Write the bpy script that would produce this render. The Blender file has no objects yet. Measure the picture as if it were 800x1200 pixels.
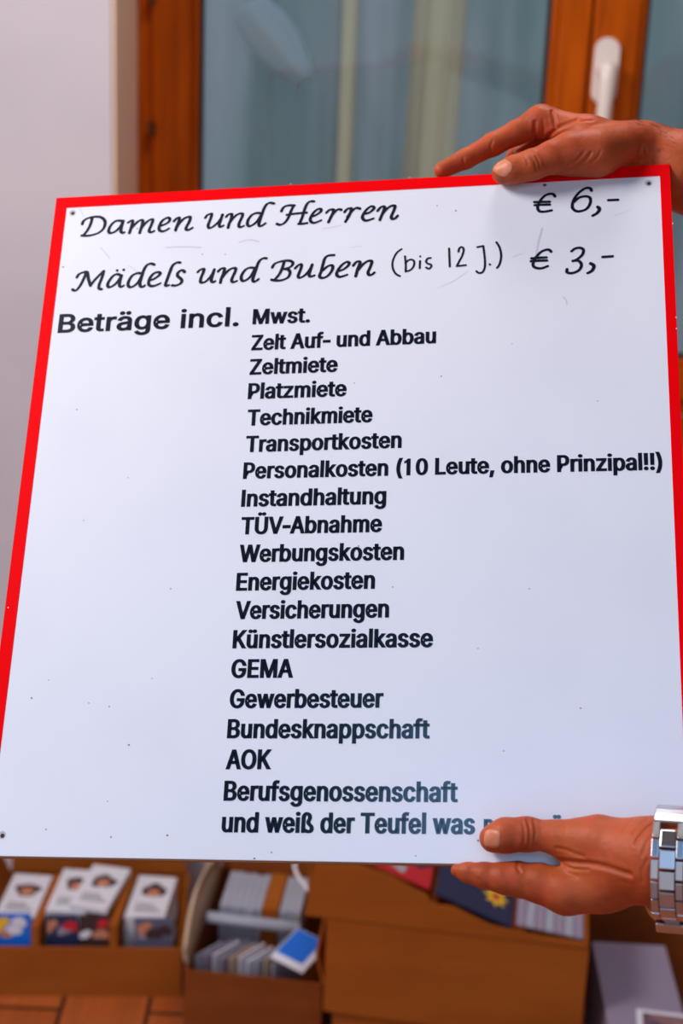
import bpy, bmesh, math, random
import numpy as np
from mathutils import Vector, Matrix
from mathutils.geometry import tessellate_polygon

random.seed(7)
rng = np.random.default_rng(7)
scene = bpy.context.scene
COL = scene.collection
PI = math.pi

# ------------------------------------------------------------------ camera
FPX = 1792.0                                   # focal length in pixels of the 800x1200 frame
def nrm(v):
    v = np.array(v, float)
    return v / np.linalg.norm(v)
_up = nrm((230, 5500, 1792)); _fw = np.array((0, 0, -1.0))
_yw = nrm(_fw - _fw.dot(_up) * _up); _xw = np.cross(_yw, _up)
ROT = np.array([_xw, _yw, _up])                # camera axes -> world
CAM = np.array((0.0, 0.0, 1.55))
def ray(px, py): return ROT @ np.array(((px - 400) / FPX, -(py - 600) / FPX, -1.0))
def onz(px, py, z):
    r = ray(px, py); return CAM + r * (z - CAM[2]) / r[2]
def ony(px, py, y):
    r = ray(px, py); return CAM + r * (y - CAM[1]) / r[1]

cam_data = bpy.data.cameras.new('camera')
cam = bpy.data.objects.new('camera', cam_data); COL.objects.link(cam)
M = Matrix([[*ROT[i], CAM[i]] for i in range(3)] + [[0, 0, 0, 1]])
cam.matrix_world = M
cam_data.sensor_fit = 'VERTICAL'; cam_data.sensor_height = 36.0
cam_data.lens = FPX / 1200 * 36.0
cam_data.clip_start = 0.05
cam_data.dof.use_dof = True
cam_data.dof.focus_distance = 1.07
cam_data.dof.aperture_fstop = 6.2
scene.camera = cam

# ------------------------------------------------------------------ world (open, shaded daylight from behind the photographer)
world = bpy.data.worlds.new('world'); scene.world = world
world.use_nodes = True
wn = world.node_tree.nodes; wl = world.node_tree.links
wn.clear()
w_out = wn.new('ShaderNodeOutputWorld'); w_bg = wn.new('ShaderNodeBackground')
w_tc = wn.new('ShaderNodeTexCoord'); w_sep = wn.new('ShaderNodeSeparateXYZ')
wl.new(w_tc.outputs['Generated'], w_sep.inputs[0])
def w_lobe(direction, lo, hi):
    d = nrm(direction)
    dp = wn.new('ShaderNodeVectorMath'); dp.operation = 'DOT_PRODUCT'
    wl.new(w_tc.outputs['Generated'], dp.inputs[0]); dp.inputs[1].default_value = d
    mr = wn.new('ShaderNodeMapRange'); mr.interpolation_type = 'SMOOTHSTEP'
    mr.inputs['From Min'].default_value = lo; mr.inputs['From Max'].default_value = hi
    wl.new(dp.outputs['Value'], mr.inputs['Value'])
    return mr.outputs['Result']
def w_mix(fac, a, b, blend='MIX'):
    m = wn.new('ShaderNodeMix'); m.data_type = 'RGBA'; m.blend_type = blend
    if isinstance(fac, float): m.inputs['Factor'].default_value = fac
    else: wl.new(fac, m.inputs['Factor'])
    for k, s in (('A', a), ('B', b)):
        sock = [i for i in m.inputs if i.name == k and i.type == 'RGBA'][0]
        if isinstance(s, tuple): sock.default_value = (*s, 1)
        else: wl.new(s, sock)
    return [o for o in m.outputs if o.type == 'RGBA'][0]
SKY_SIDE = (0.46, 0.47, 0.54)      # hazy sky all round
SKY_KEY = (2.7, 2.75, 3.1)         # the bright open part of the sky behind the photographer
SKY_HIGH = (4.2, 8.6, 15.0)         # bluer sky higher up, seen past the ceiling edge
GROUND = (0.34, 0.20, 0.12)
mr = wn.new('ShaderNodeMapRange'); mr.interpolation_type = 'SMOOTHSTEP'
mr.inputs['From Min'].default_value = -0.15; mr.inputs['From Max'].default_value = 0.12
wl.new(w_sep.outputs['Z'], mr.inputs['Value'])
c = w_mix(mr.outputs['Result'], GROUND, SKY_SIDE)
c = w_mix(w_lobe((-0.25, -0.85, 0.42), 0.45, 0.92), c, SKY_KEY)
c = w_mix(w_lobe((0.0, -0.45, 0.85), 0.80, 0.95), c, SKY_HIGH)
c = w_mix(w_lobe((0.1, 0.93, 0.35), 0.35, 0.9), c, (6.0, 6.6, 7.0))     # daylight beyond the window
wl.new(c, w_bg.inputs['Color']); w_bg.inputs['Strength'].default_value = 0.24
wl.new(w_bg.outputs[0], w_out.inputs[0])

# unseen soft key light, added high on the left to brighten sign and hands
lamp_d = bpy.data.lights.new('added_key_light', 'AREA'); lamp_d.shape = 'DISK'; lamp_d.size = 0.7
lamp_d.energy = 44; lamp_d.color = (1.0, 0.95, 0.94)
lamp = bpy.data.objects.new('added_key_light', lamp_d); COL.objects.link(lamp)
lamp.location = (-1.40, 1.0, 2.4)
lamp.rotation_euler = (Vector((0.1, 1.2, 1.3)) - lamp.location).to_track_quat('-Z', 'Y').to_euler()

# unseen fill light, added above the window side to lift the sign's top
lamp2_d = bpy.data.lights.new('added_fill_light', 'AREA'); lamp2_d.shape = 'DISK'; lamp2_d.size = 0.45
lamp2_d.energy = 13; lamp2_d.color = (1.0, 0.94, 0.90)
lamp2 = bpy.data.objects.new('added_fill_light', lamp2_d); COL.objects.link(lamp2)
lamp2.location = (0.15, 1.72, 2.62)

scene.view_settings.view_transform = 'Standard'
scene.view_settings.look = 'None'
scene.view_settings.gamma = 1.0
scene.view_settings.use_curve_mapping = False
scene.view_settings.exposure = -0.32

# ------------------------------------------------------------------ helpers
def srgb(r, g, b):
    f = lambda x: x / 12.92 if x <= 0.04045 else ((x + 0.055) / 1.055) ** 2.4
    return (f(r / 255), f(g / 255), f(b / 255))

def mat(name, color, rough=0.6, metal=0.0, spec=0.5, noise=None, bump=None, coat=0.0, sss=0.0):
    """procedural principled material; noise = (scale, second colour, stretch xyz, lo, hi); bump = (scale, strength, distance)"""
    m = bpy.data.materials.new(name); m.use_nodes = True
    nt = m.node_tree; b = nt.nodes['Principled BSDF']
    b.inputs['Base Color'].default_value = (*color, 1)
    b.inputs['Roughness'].default_value = rough
    b.inputs['Metallic'].default_value = metal
    b.inputs['Specular IOR Level'].default_value = spec
    b.inputs['Coat Weight'].default_value = coat
    if sss:
        b.inputs['Subsurface Weight'].default_value = sss
        b.inputs['Subsurface Radius'].default_value = (1.0, 0.35, 0.2)
        b.inputs['Subsurface Scale'].default_value = 0.004
    tc = nt.nodes.new('ShaderNodeTexCoord')
    if noise:
        sc, col2, st, lo, hi = noise
        mp = nt.nodes.new('ShaderNodeMapping'); mp.inputs['Scale'].default_value = st
        nt.links.new(tc.outputs['Object'], mp.inputs[0])
        nz = nt.nodes.new('ShaderNodeTexNoise'); nz.inputs['Scale'].default_value = sc
        nz.inputs['Detail'].default_value = 5
        nt.links.new(mp.outputs[0], nz.inputs['Vector'])
        rp = nt.nodes.new('ShaderNodeValToRGB')
        rp.color_ramp.elements[0].position = lo; rp.color_ramp.elements[0].color = (*color, 1)
        rp.color_ramp.elements[1].position = hi; rp.color_ramp.elements[1].color = (*col2, 1)
        nt.links.new(nz.outputs['Fac'], rp.inputs[0]); nt.links.new(rp.outputs[0], b.inputs['Base Color'])
    if bump:
        sc, st, dist = bump
        nz = nt.nodes.new('ShaderNodeTexNoise'); nz.inputs['Scale'].default_value = sc; nz.inputs['Detail'].default_value = 4
        nt.links.new(tc.outputs['Object'], nz.inputs['Vector'])
        bp = nt.nodes.new('ShaderNodeBump'); bp.inputs['Strength'].default_value = st; bp.inputs['Distance'].default_value = dist
        nt.links.new(nz.outputs['Fac'], bp.inputs['Height']); nt.links.new(bp.outputs[0], b.inputs['Normal'])
    return m

class MB:
    """collects shapes into one mesh"""
    def __init__(s): s.v = []; s.f = []; s.mi = []
    def add(s, verts, faces, m=0):
        o = len(s.v); s.v += [tuple(map(float, p)) for p in verts]
        s.f += [tuple(i + o for i in f) for f in faces]; s.mi += [m] * len(faces)
    def box(s, x0, x1, y0, y1, z0, z1, m=0, bev=0.0, T=None):
        if bev:
            bm = bmesh.new(); bmesh.ops.create_cube(bm, size=1)
            for v in bm.verts:
                v.co = ((x0 + x1) / 2 + v.co.x * (x1 - x0), (y0 + y1) / 2 + v.co.y * (y1 - y0), (z0 + z1) / 2 + v.co.z * (z1 - z0))
            bmesh.ops.bevel(bm, geom=bm.edges[:], offset=bev, segments=2, affect='EDGES', profile=0.6)
            bm.verts.index_update()
            vs = [v.co.copy() for v in bm.verts]; fs = [tuple(v.index for v in f.verts) for f in bm.faces]; bm.free()
        else:
            vs = [Vector(p) for p in ((x0, y0, z0), (x1, y0, z0), (x1, y1, z0), (x0, y1, z0), (x0, y0, z1), (x1, y0, z1), (x1, y1, z1), (x0, y1, z1))]
            fs = [(0, 3, 2, 1), (4, 5, 6, 7), (0, 1, 5, 4), (1, 2, 6, 5), (2, 3, 7, 6), (3, 0, 4, 7)]
        if T is not None: vs = [T @ v for v in vs]
        s.add(vs, fs, m)
    def prism(s, poly, z0, z1, T=None, m=0):
        n = len(poly); vs = [Vector((p[0], p[1], z0)) for p in poly] + [Vector((p[0], p[1], z1)) for p in poly]
        fs = [tuple(range(n - 1, -1, -1)), tuple(range(n, 2 * n))] + [(i, (i + 1) % n, n + (i + 1) % n, n + i) for i in range(n)]
        if T is not None: vs = [T @ v for v in vs]
        s.add(vs, fs, m)
    def tube(s, pts, r, seg=10, caps=True):
        pts = [Vector(p) for p in pts]; n = len(pts); rings = []
        rr = r if hasattr(r, '__len__') else [r] * n
        vs = []; fs = []
        for i, p in enumerate(pts):
            d = (pts[min(i + 1, n - 1)] - pts[max(i - 1, 0)]).normalized()
            a = d.cross(Vector((0.31, 0.17, 0.93))).normalized(); b = d.cross(a)
            for k in range(seg):
                t = 2 * PI * k / seg; vs.append(p + rr[i] * (math.cos(t) * a + math.sin(t) * b))
        for i in range(n - 1):
            for k in range(seg):
                k2 = (k + 1) % seg; fs.append((i * seg + k, i * seg + k2, (i + 1) * seg + k2, (i + 1) * seg + k))
        if caps: fs += [tuple(range(seg))[::-1], tuple((n - 1) * seg + k for k in range(seg))]
        s.add(vs, fs)
    def lathe(s, prof, seg=32, T=None):
        vs = []; fs = []; n = len(prof)
        for (r, z) in prof:
            for k in range(seg):
                t = 2 * PI * k / seg; vs.append(Vector((r * math.cos(t), r * math.sin(t), z)))
        for i in range(n - 1):
            for k in range(seg):
                k2 = (k + 1) % seg; fs.append((i * seg + k, i * seg + k2, (i + 1) * seg + k2, (i + 1) * seg + k))
        fs += [tuple(range(seg))[::-1], tuple((n - 1) * seg + k for k in range(seg))]
        if T is not None: vs = [T @ v for v in vs]
        s.add(vs, fs)
    def build(s, name, mats, parent=None, smooth=False):
        me = bpy.data.meshes.new(name); me.from_pydata(s.v, [], s.f)
        if not isinstance(mats, (list, tuple)): mats = [mats]
        for m in mats: me.materials.append(m)
        me.polygons.foreach_set('material_index', s.mi)
        bm = bmesh.new(); bm.from_mesh(me); bmesh.ops.recalc_face_normals(bm, faces=bm.faces); bm.to_mesh(me); bm.free()
        if smooth: me.shade_smooth()
        o = bpy.data.objects.new(name, me); COL.objects.link(o)
        if parent is not None: o.parent = parent
        return o
def tag(o, label=None, cat=None, group=None, kind=None):
    for k, v in (('label', label), ('category', cat), ('group', group), ('kind', kind)):
        if v: o[k] = v
    return o
def empty(name, loc=(0, 0, 0), rz=0.0):
    o = bpy.data.objects.new(name, None); COL.objects.link(o); o.empty_display_size = 0.05
    o.location = loc; o.rotation_euler = (0, 0, rz); return o
def copy_tree(o, parent=None):
    c = o.copy(); COL.objects.link(c)
    if parent is not None: c.parent = parent
    for ch in list(o.children): copy_tree(ch, c)
    return c

# ------------------------------------------------------------------ materials
M_wall = mat('plaster', srgb(214, 206, 214), 0.9, noise=(3.0, srgb(206, 198, 208), (1, 1, 1), 0.4, 0.65), bump=(90, 0.08, 0.002))
M_beige = mat('beige_paint', srgb(254, 226, 204), 0.6, noise=(6.0, srgb(250, 218, 194), (1, 1, 0.2), 0.4, 0.65))
M_wood = mat('window_wood', srgb(192, 88, 4), 0.5, spec=0.1, noise=(7.0, srgb(164, 70, 2), (9, 9, 0.7), 0.38, 0.68), bump=(60, 0.05, 0.001))
M_gasket = mat('black_rubber', (0.02, 0.02, 0.022), 0.6)
M_white_plastic = mat('white_plastic', srgb(238, 226, 220), 0.3)
M_hinge = mat('dark_metal', srgb(96, 50, 18), 0.5, metal=0.3)
M_card = mat('cardboard', srgb(166, 90, 28), 0.85, spec=0.15, noise=(5.0, srgb(152, 78, 22), (1, 1, 3), 0.35, 0.7), bump=(150, 0.05, 0.001))
M_card_dark = mat('dark_cardboard', srgb(140, 72, 26), 0.85, spec=0.15, noise=(5.0, srgb(122, 58, 20), (1, 1, 3), 0.35, 0.7))  # second cardboard in a darker brown
M_card_pale = mat('pale_cardboard', srgb(206, 178, 150), 0.85, noise=(6.0, srgb(190, 160, 130), (1, 1, 1), 0.35, 0.7))
M_paper = mat('white_paper', srgb(226, 224, 232), 0.6)
M_paper_grey = mat('grey_paper', srgb(176, 178, 190), 0.65, noise=(60.0, srgb(150, 152, 168), (4, 0.2, 0.2), 0.4, 0.6))
M_ink = mat('brown_black_print', srgb(62, 40, 40), 0.5)
M_blue = mat('blue_print', srgb(10, 110, 220), 0.4)
M_navy = mat('navy_print', srgb(30, 42, 78), 0.45)
M_yellow = mat('yellow_print', srgb(240, 190, 40), 0.5)
M_red_print = mat('red_print', srgb(200, 30, 40), 0.5)
M_skin_print = mat('peach_print', srgb(200, 130, 100), 0.5)
M_greybox = mat('grey_board', srgb(158, 144, 164), 0.7, spec=0.2, noise=(4.0, srgb(148, 134, 154), (1, 1, 1), 0.4, 0.65))

def floor_material():
    m = bpy.data.materials.new('floor_boards'); m.use_nodes = True
    nt = m.node_tree; b = nt.nodes['Principled BSDF']; b.inputs['Roughness'].default_value = 0.45
    tc = nt.nodes.new('ShaderNodeTexCoord')
    br = nt.nodes.new('ShaderNodeTexBrick'); br.inputs['Scale'].default_value = 1.0
    br.inputs['Brick Width'].default_value = 1.4; br.inputs['Row Height'].default_value = 0.14
    br.inputs['Mortar Size'].default_value = 0.004
    br.inputs['Color1'].default_value = (*srgb(190, 98, 44), 1); br.inputs['Color2'].default_value = (*srgb(172, 84, 34), 1)
    br.inputs['Mortar'].default_value = (*srgb(60, 30, 16), 1)
    mp = nt.nodes.new('ShaderNodeMapping'); mp.inputs['Rotation'].default_value = (0, 0, PI / 2)
    nt.links.new(tc.outputs['Object'], mp.inputs[0]); nt.links.new(mp.outputs[0], br.inputs['Vector'])
    mp2 = nt.nodes.new('ShaderNodeMapping'); mp2.inputs['Scale'].default_value = (14, 0.9, 1)
    nt.links.new(tc.outputs['Object'], mp2.inputs[0])
    nz = nt.nodes.new('ShaderNodeTexNoise'); nz.inputs['Scale'].default_value = 5; nz.inputs['Detail'].default_value = 6
    nt.links.new(mp2.outputs[0], nz.inputs['Vector'])
    mx = nt.nodes.new('ShaderNodeMix'); mx.data_type = 'RGBA'; mx.blend_type = 'MULTIPLY'; mx.inputs['Factor'].default_value = 0.5
    rp = nt.nodes.new('ShaderNodeValToRGB'); rp.color_ramp.elements[0].color = (0.55, 0.5, 0.45, 1); rp.color_ramp.elements[0].position = 0.3
    rp.color_ramp.elements[1].position = 0.65
    nt.links.new(nz.outputs['Fac'], rp.inputs[0])
    ca = [i for i in mx.inputs if i.type == 'RGBA']
    nt.links.new(br.outputs['Color'], ca[0]); nt.links.new(rp.outputs[0], ca[1])
    nt.links.new([o for o in mx.outputs if o.type == 'RGBA'][0], b.inputs['Base Color'])
    return m
M_floor = floor_material()

def glass_material():
    m = bpy.data.materials.new('window_glass'); m.use_nodes = True
    nt = m.node_tree; nt.nodes.clear()
    out = nt.nodes.new('ShaderNodeOutputMaterial'); mix = nt.nodes.new('ShaderNodeMixShader')
    tr = nt.nodes.new('ShaderNodeBsdfTransparent'); tr.inputs[0].default_value = (0.86, 0.93, 0.93, 1)
    gl = nt.nodes.new('ShaderNodeBsdfGlossy'); gl.inputs['Roughness'].default_value = 0.02
    fr = nt.nodes.new('ShaderNodeFresnel'); fr.inputs['IOR'].default_value = 1.5
    nt.links.new(fr.outputs[0], mix.inputs[0]); nt.links.new(tr.outputs[0], mix.inputs[1]); nt.links.new(gl.outputs[0], mix.inputs[2])
    nt.links.new(mix.outputs[0], out.inputs[0]); return m
M_glass = glass_material()

# ------------------------------------------------------------------ the room
WY, GY = 2.42, 2.70                            # wall face and window plane
f = MB(); f.box(-2.6, 2.6, -1.2, WY + 0.05, -0.06, 0.0); tag(f.build('floor', M_floor), kind='structure')
w = MB()
OX0, OX1, OZ0, OZ1 = -0.379, 1.165, 0.86, 2.25
w.box(-2.6, OX0, WY, WY + 0.36, 0, 2.7); w.box(OX1, 2.6, WY, WY + 0.36, 0, 2.7)
w.box(OX0, OX1, WY, WY + 0.36, 0, OZ0); w.box(OX0, OX1, WY, WY + 0.36, OZ1, 2.7)
tag(w.build('wall_back', M_wall), kind='structure')
cl = MB()
cl.prism([(-2.6, -0.95), (-0.70, -0.95), (-0.62, -0.27), (2.6, -0.27), (2.6, 2.80), (-2.6, 2.80)], 2.7, 2.78)  # unseen slab added to darken the sign's reflections, front edge stepped for them
tag(cl.build('added_ceiling', mat('ceiling_boards', srgb(92, 76, 70), 0.8, spec=0.1, noise=(5.0, srgb(76, 60, 54), (12, 0.6, 1), 0.35, 0.7))), kind='structure')
t = MB(); t.box(OX0, OX0 + 0.006, WY + 0.004, GY - 0.03, OZ0 + 0.03, OZ1)
t.box(OX1 - 0.006, OX1, WY + 0.004, GY - 0.03, OZ0 + 0.03, OZ1); t.box(OX0, OX1, WY + 0.004, GY - 0.03, OZ1 - 0.006, OZ1)
tag(t.build('trim_1', M_beige), kind='structure')
t = MB(); t.box(OX0, OX1, WY - 0.03, GY - 0.03, OZ0, OZ0 + 0.03, bev=0.004)
tag(t.build('trim_2', M_wood), kind='structure')

win = empty('window_1', (0.39, GY, OZ0 + 0.03)); tag(win, kind='structure')
def wpart(mb, name, m, smooth=False, parent=None):
    o = mb.build(name, m, win if parent is None else parent, smooth)
    o.matrix_parent_inverse = Matrix.Identity(4)
    o.location = (-0.39, -GY, -(OZ0 + 0.03)) if parent is None else (0, 0, 0)
    return o
FX0, FX1, SEAM = OX0 + 0.006, OX1 - 0.006, 0.381
ZB, ZT = OZ0 + 0.03, OZ1 - 0.006
b = MB(); b.box(FX0, FX0 + 0.03, GY - 0.03, GY + 0.05, ZB, ZT, bev=0.003); b.box(FX1 - 0.03, FX1, GY - 0.03, GY + 0.05, ZB, ZT, bev=0.003)
b.box(FX0 + .03, FX1 - .03, GY - 0.03, GY + 0.05, ZB, ZB + 0.03, bev=0.003); b.box(FX0 + .03, FX1 - .03, GY - 0.03, GY + 0.05, ZT - 0.03, ZT, bev=0.003)
wpart(b, 'fixed_frame', M_wood)
def casement(x0, x1, sl, sr, y0):
    b = MB(); z0, z1 = ZB + 0.031, ZT - 0.031
    b.box(x0, x0 + sl, y0, y0 + 0.06, z0, z1, bev=0.005); b.box(x1 - sr, x1, y0, y0 + 0.06, z0, z1, bev=0.005)
    b.box(x0 + sl, x1 - sr, y0, y0 + 0.06, z0, z0 + 0.06, bev=0.005); b.box(x0 + sl, x1 - sr, y0, y0 + 0.06, z1 - 0.06, z1, bev=0.005)
    g = 0.012                                  # glazing bead
    a0, a1, c0, c1 = x0 + sl, x1 - sr, z0 + 0.06, z1 - 0.06
    b.box(a0, a0 + g, y0 + 0.014, y0 + 0.05, c0, c1, bev=0.003); b.box(a1 - g, a1, y0 + 0.014, y0 + 0.05, c0, c1, bev=0.003)
    b.box(a0 + g, a1 - g, y0 + 0.014, y0 + 0.05, c0, c0 + g, bev=0.003); b.box(a0 + g, a1 - g, y0 + 0.014, y0 + 0.05, c1 - g, c1, bev=0.003)
    o = wpart(b, 'casement', M_wood)
    k = MB(); a0 += g; a1 -= g; c0 += g; c1 -= g; q = 0.006
    k.box(a0, a0 + q, y0 + 0.022, y0 + 0.04, c0, c1); k.box(a1 - q, a1, y0 + 0.022, y0 + 0.04, c0, c1)
    k.box(a0 + q, a1 - q, y0 + 0.022, y0 + 0.04, c0, c0 + q); k.box(a0 + q, a1 - q, y0 + 0.022, y0 + 0.04, c1 - q, c1)
    wpart(k, 'gasket', M_gasket, parent=o)
    p = MB(); p.box(a0, a1, y0 + 0.029, y0 + 0.033, c0, c1); wpart(p, 'window_pane', M_glass)
casement(FX0 + 0.024, SEAM - 0.002, 0.067, 0.052, GY - 0.040)
casement(SEAM + 0.002, FX1 - 0.024, 0.076, 0.067, GY - 0.048)
for hz in (1.352, 1.562, 1.02):
    h = MB(); h.tube([(FX0 + 0.026, GY - 0.048, hz - 0.012), (FX0 + 0.026, GY - 0.048, hz + 0.012)], 0.006); wpart(h, 'hinge', M_hinge)
hd = MB(); hx, hz = 0.407, 1.478
n = 20
poly = [(hx + 0.0205 * math.cos(a), hz + 0.032 + 0.0205 * math.sin(a)) for a in np.linspace(0, PI, n)] + [(hx + 0.0205 * math.cos(a), hz - 0.034 + 0.0205 * math.sin(a)) for a in np.linspace(PI, 2 * PI, n)]
TY = Matrix(((1, 0, 0, 0), (0, 0, -1, 0), (0, 1, 0, 0), (0, 0, 0, 1)))
hd.prism(poly, -(GY - 0.048), -(GY - 0.048) + 0.009, TY)
hp = wpart(hd, 'window_handle', M_white_plastic)
g = MB(); g.lathe([(0.0, 0.0), (0.016, 0.0), (0.0155, 0.018), (0.014, 0.03), (0.0, 0.033)], 24, Matrix.Translation((hx, GY - 0.057, hz)) @ TY)
wpart(g, 'handle_neck', M_white_plastic, True, hp)
g = MB(); yy = GY - 0.082
g.tube([(hx, yy, hz + 0.014), (hx, yy, hz + 0.008), (hx, yy - 0.001, hz - 0.015), (hx - 0.001, yy - 0.003, hz - 0.06), (hx - 0.002, yy - 0.003, hz - 0.11), (hx - 0.002, yy - 0.003, hz - 0.125), (hx - .002, yy - .003, hz - .129)],
       [0.006, 0.0125, 0.0145, 0.0125, 0.0125, 0.010, 0.004], 16)
wpart(g, 'handle_grip', M_white_plastic, True, hp)

# curtains behind the panes
def curtain(name, x0, x1, z0, z1, y, amp, wl_, m, label, ph=0.0, lean=0.0):
    nx, nz = max(24, int((x1 - x0) * 160)), 30
    vs, fs = [], []
    for j in range(nz + 1):
        z = z0 + (z1 - z0) * j / nz
        for i in range(nx + 1):
            x = x0 + (x1 - x0) * i / nx
            yy = y + amp * math.sin(2 * PI * x / wl_ + ph + 0.5 * math.sin(3 * z)) + 0.4 * amp * math.sin(2 * PI * x / (wl_ * 0.43) + 1.3)
            vs.append((x + lean * (z - z0), yy, z))
    for j in range(nz):
        for i in range(nx):
            a = j * (nx + 1) + i; fs.append((a, a + 1, a + nx + 2, a + nx + 1))
    mb = MB(); mb.add(vs, fs); o = mb.build(name, m, None, True)
    return tag(o, label, 'curtain')
def sheer(m):
    nt = m.node_tree; b = nt.nodes['Principled BSDF']; out = nt.nodes['Material Output']
    tl = nt.nodes.new('ShaderNodeBsdfTranslucent'); mx = nt.nodes.new('ShaderNodeMixShader'); mx.inputs[0].default_value = 0.55
    l = b.inputs['Base Color'].links
    if l: nt.links.new(l[0].from_socket, tl.inputs[0])
    else: tl.inputs[0].default_value = b.inputs['Base Color'].default_value
    nt.links.new(b.outputs[0], mx.inputs[1]); nt.links.new(tl.outputs[0], mx.inputs[2]); nt.links.new(mx.outputs[0], out.inputs[0]); return m
M_cur1 = mat('slate_cloth', srgb(172, 172, 182), 0.9, noise=(2.4, srgb(132, 148, 152), (3.0, 1, 0.5), 0.35, 0.62))
M_cur2 = mat('sand_cloth', srgb(216, 194, 166), 0.9)
M_cur3 = mat('pale_cloth', srgb(246, 248, 250), 0.9)
sheer(M_cur1); sheer(M_cur2); sheer(M_cur3)
SLATE = 'slate-blue cloth hanging outside the window, '
curtain('curtain', -0.70, -0.042, 0.45, 2.6, 3.5, 0.02, 0.23, M_cur1, SLATE + 'farthest left behind the left pane')
curtain('curtain', -0.048, -0.008, 0.45, 2.6, 3.49, 0.004, 0.05, M_cur2, 'thin sand-coloured cloth strip hanging behind the middle of the left pane')
curtain('curtain', -0.012, 0.124, 0.45, 2.6, 3.5, 0.012, 0.16, M_cur1, SLATE + 'between the two sand-coloured strips')
curtain('curtain', 0.090, 0.205, 0.45, 2.6, 3.46, 0.008, 0.06, M_cur2, 'wider sand-coloured cloth strip behind the left pane, nearest the window handle', 0.4, 0.018)
curtain('curtain', 0.215, 1.60, 0.45, 2.6, 3.5, 0.02, 0.25, M_cur1, SLATE + 'wide one running behind the right pane', 0.7)
# pale cloth slung diagonally
mb = MB(); vs = []; fs = []
A = ony(292, 2, 3.42); B = ony(360, 92, 3.42); L = 22
for i in range(L + 1):
    t_ = i / L; p = A + (B - A) * t_; wdt = 0.055 * (0.75 + 0.5 * math.sin(PI * t_)) * (1 - 0.5 * t_)
    for j in range(9):
        s_ = (j - 4) / 4
        vs.append((p[0] + s_ * wdt * 0.8, p[1] - 0.012 * math.cos(s_ * 2.2) + 0.006 * math.sin(5 * s_), p[2] + s_ * wdt * 0.55 - 0.01 * s_ * s_))
for i in range(L):
    for j in range(8):
        a = i * 9 + j; fs.append((a, a + 1, a + 10, a + 9))
mb.add(vs, fs); o = mb.build('hanging_cloth', M_cur3, None, True)
so = o.modifiers.new('thickness', 'SOLIDIFY'); so.thickness = 0.001
tag(o, 'pale cloth hanging in a slanting fold behind the left window pane', 'cloth')

# ------------------------------------------------------------------ cartons on the floor
def carton(name, label, x, y, rz, w_, d, h, m, z=0.0, th=0.004, closed=False, left=1.0, right=1.0, front=1.0, back=1.0, group=None):
    """open cardboard carton, origin at the front left bottom corner; side heights as fractions of h"""
    r = empty(name, (x, y, z), rz); tag(r, label, 'box', group)
    b = MB(); b.box(0, w_, 0, d, 0, th)
    b.box(0, w_, 0, th, th, h * front); b.box(0, w_, d - th, d, th, h * back)
    b.box(0, th, th, d - th, th, h * left); b.box(w_ - th, w_, th, d - th, th, h * right)
    if closed:
        b.box(0, w_, 0, d / 2 - 0.0008, h, h + th); b.box(0, w_, d / 2 + 0.0008, d, h, h + th)
    b.build('box_body', m, r)
    return r
def flap(r, p0, p1, out, th=0.004, m=None):
    """flap hinged on the edge p0-p1 (local), reaching to edge + out"""
    p0, p1, out = Vector(p0), Vector(p1), Vector(out); inset = (p1 - p0).normalized() * 0.008
    nn = (p1 - p0).cross(out).normalized() * th
    q = [p0, p1, p1 + out - inset, p0 + out + inset]
    b = MB(); b.add(q + [v + nn for v in q], [(0, 1, 2, 3), (7, 6, 5, 4), (0, 4, 5, 1), (1, 5, 6, 2), (2, 6, 7, 3), (3, 7, 4, 0)])
    return b.build('flap', m or M_card, r)
def local(r, px, py, z):
    return r.matrix_basis.inverted() @ Vector(onz(px, py, z))

# carton with leaflets, left
bA = carton('cardboard_box', 'cardboard box packed with white portrait leaflets and picture cards, at the left', -0.545, 2.128, 0.055, 0.315, 0.235, 0.092, M_card)
flap(bA, (0.004, 0.233, 0.092), (0.311, 0.233, 0.092), (0, 0.02, 0.12))
flap(bA, (0.002, 0.23, 0.092), (0.002, 0.004, 0.092), (-0.03, 0, 0.085))
BA = bA.matrix_basis

def leaflet_master():
    b = MB(); b.box(0, 0.066, 0, 0.128, 0, 0.0105, bev=0.0012)
    o = b.build('leaflet', M_paper)
    return o
lm = leaflet_master(); first = [True]
def portrait(o, kind):
    b = MB(); n = 26; pts = []
    for k in range(n):
        a = 2 * PI * k / n; rr = 1 + 0.12 * math.sin(3 * a + kind) + 0.08 * math.sin(5 * a)
        pts.append((0.035 + 0.021 * rr * math.cos(a), 0.079 + 0.019 * rr * math.sin(a) + (0.004 if kind % 2 else 0)))
    b.prism(pts, 0.0106, 0.0109)
    b.build('printed_portrait', M_ink, o); b = MB()
    for q in range(3): b.box(0.012, 0.058 - 0.008 * q, 0.018 + 0.009 * q, 0.021 + 0.009 * q, 0.0106, 0.0108)
    b.build('printed_text', M_ink, o)
    b = MB(); pts = [(0.035 + 0.011 * math.cos(a), 0.074 + 0.012 * math.sin(a)) for a in np.linspace(0, 2 * PI, 18)[:-1]]
    b.prism(pts, 0.01095, 0.0111); b.build('printed_face', M_skin_print, o)
stacks = [(0.007, 0, 11), (0.090, 0, 11), (0.127, 0.006, 12), (0.218, 0, 11)]
names = ['white portrait leaflet on top of the stack at the far left', 'white leaflet half covered by the next one, top of its stack',
         'white portrait leaflet overlapping its left neighbour, highest in the box', 'white portrait leaflet on top of the stack nearest the dark box edge']
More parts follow.
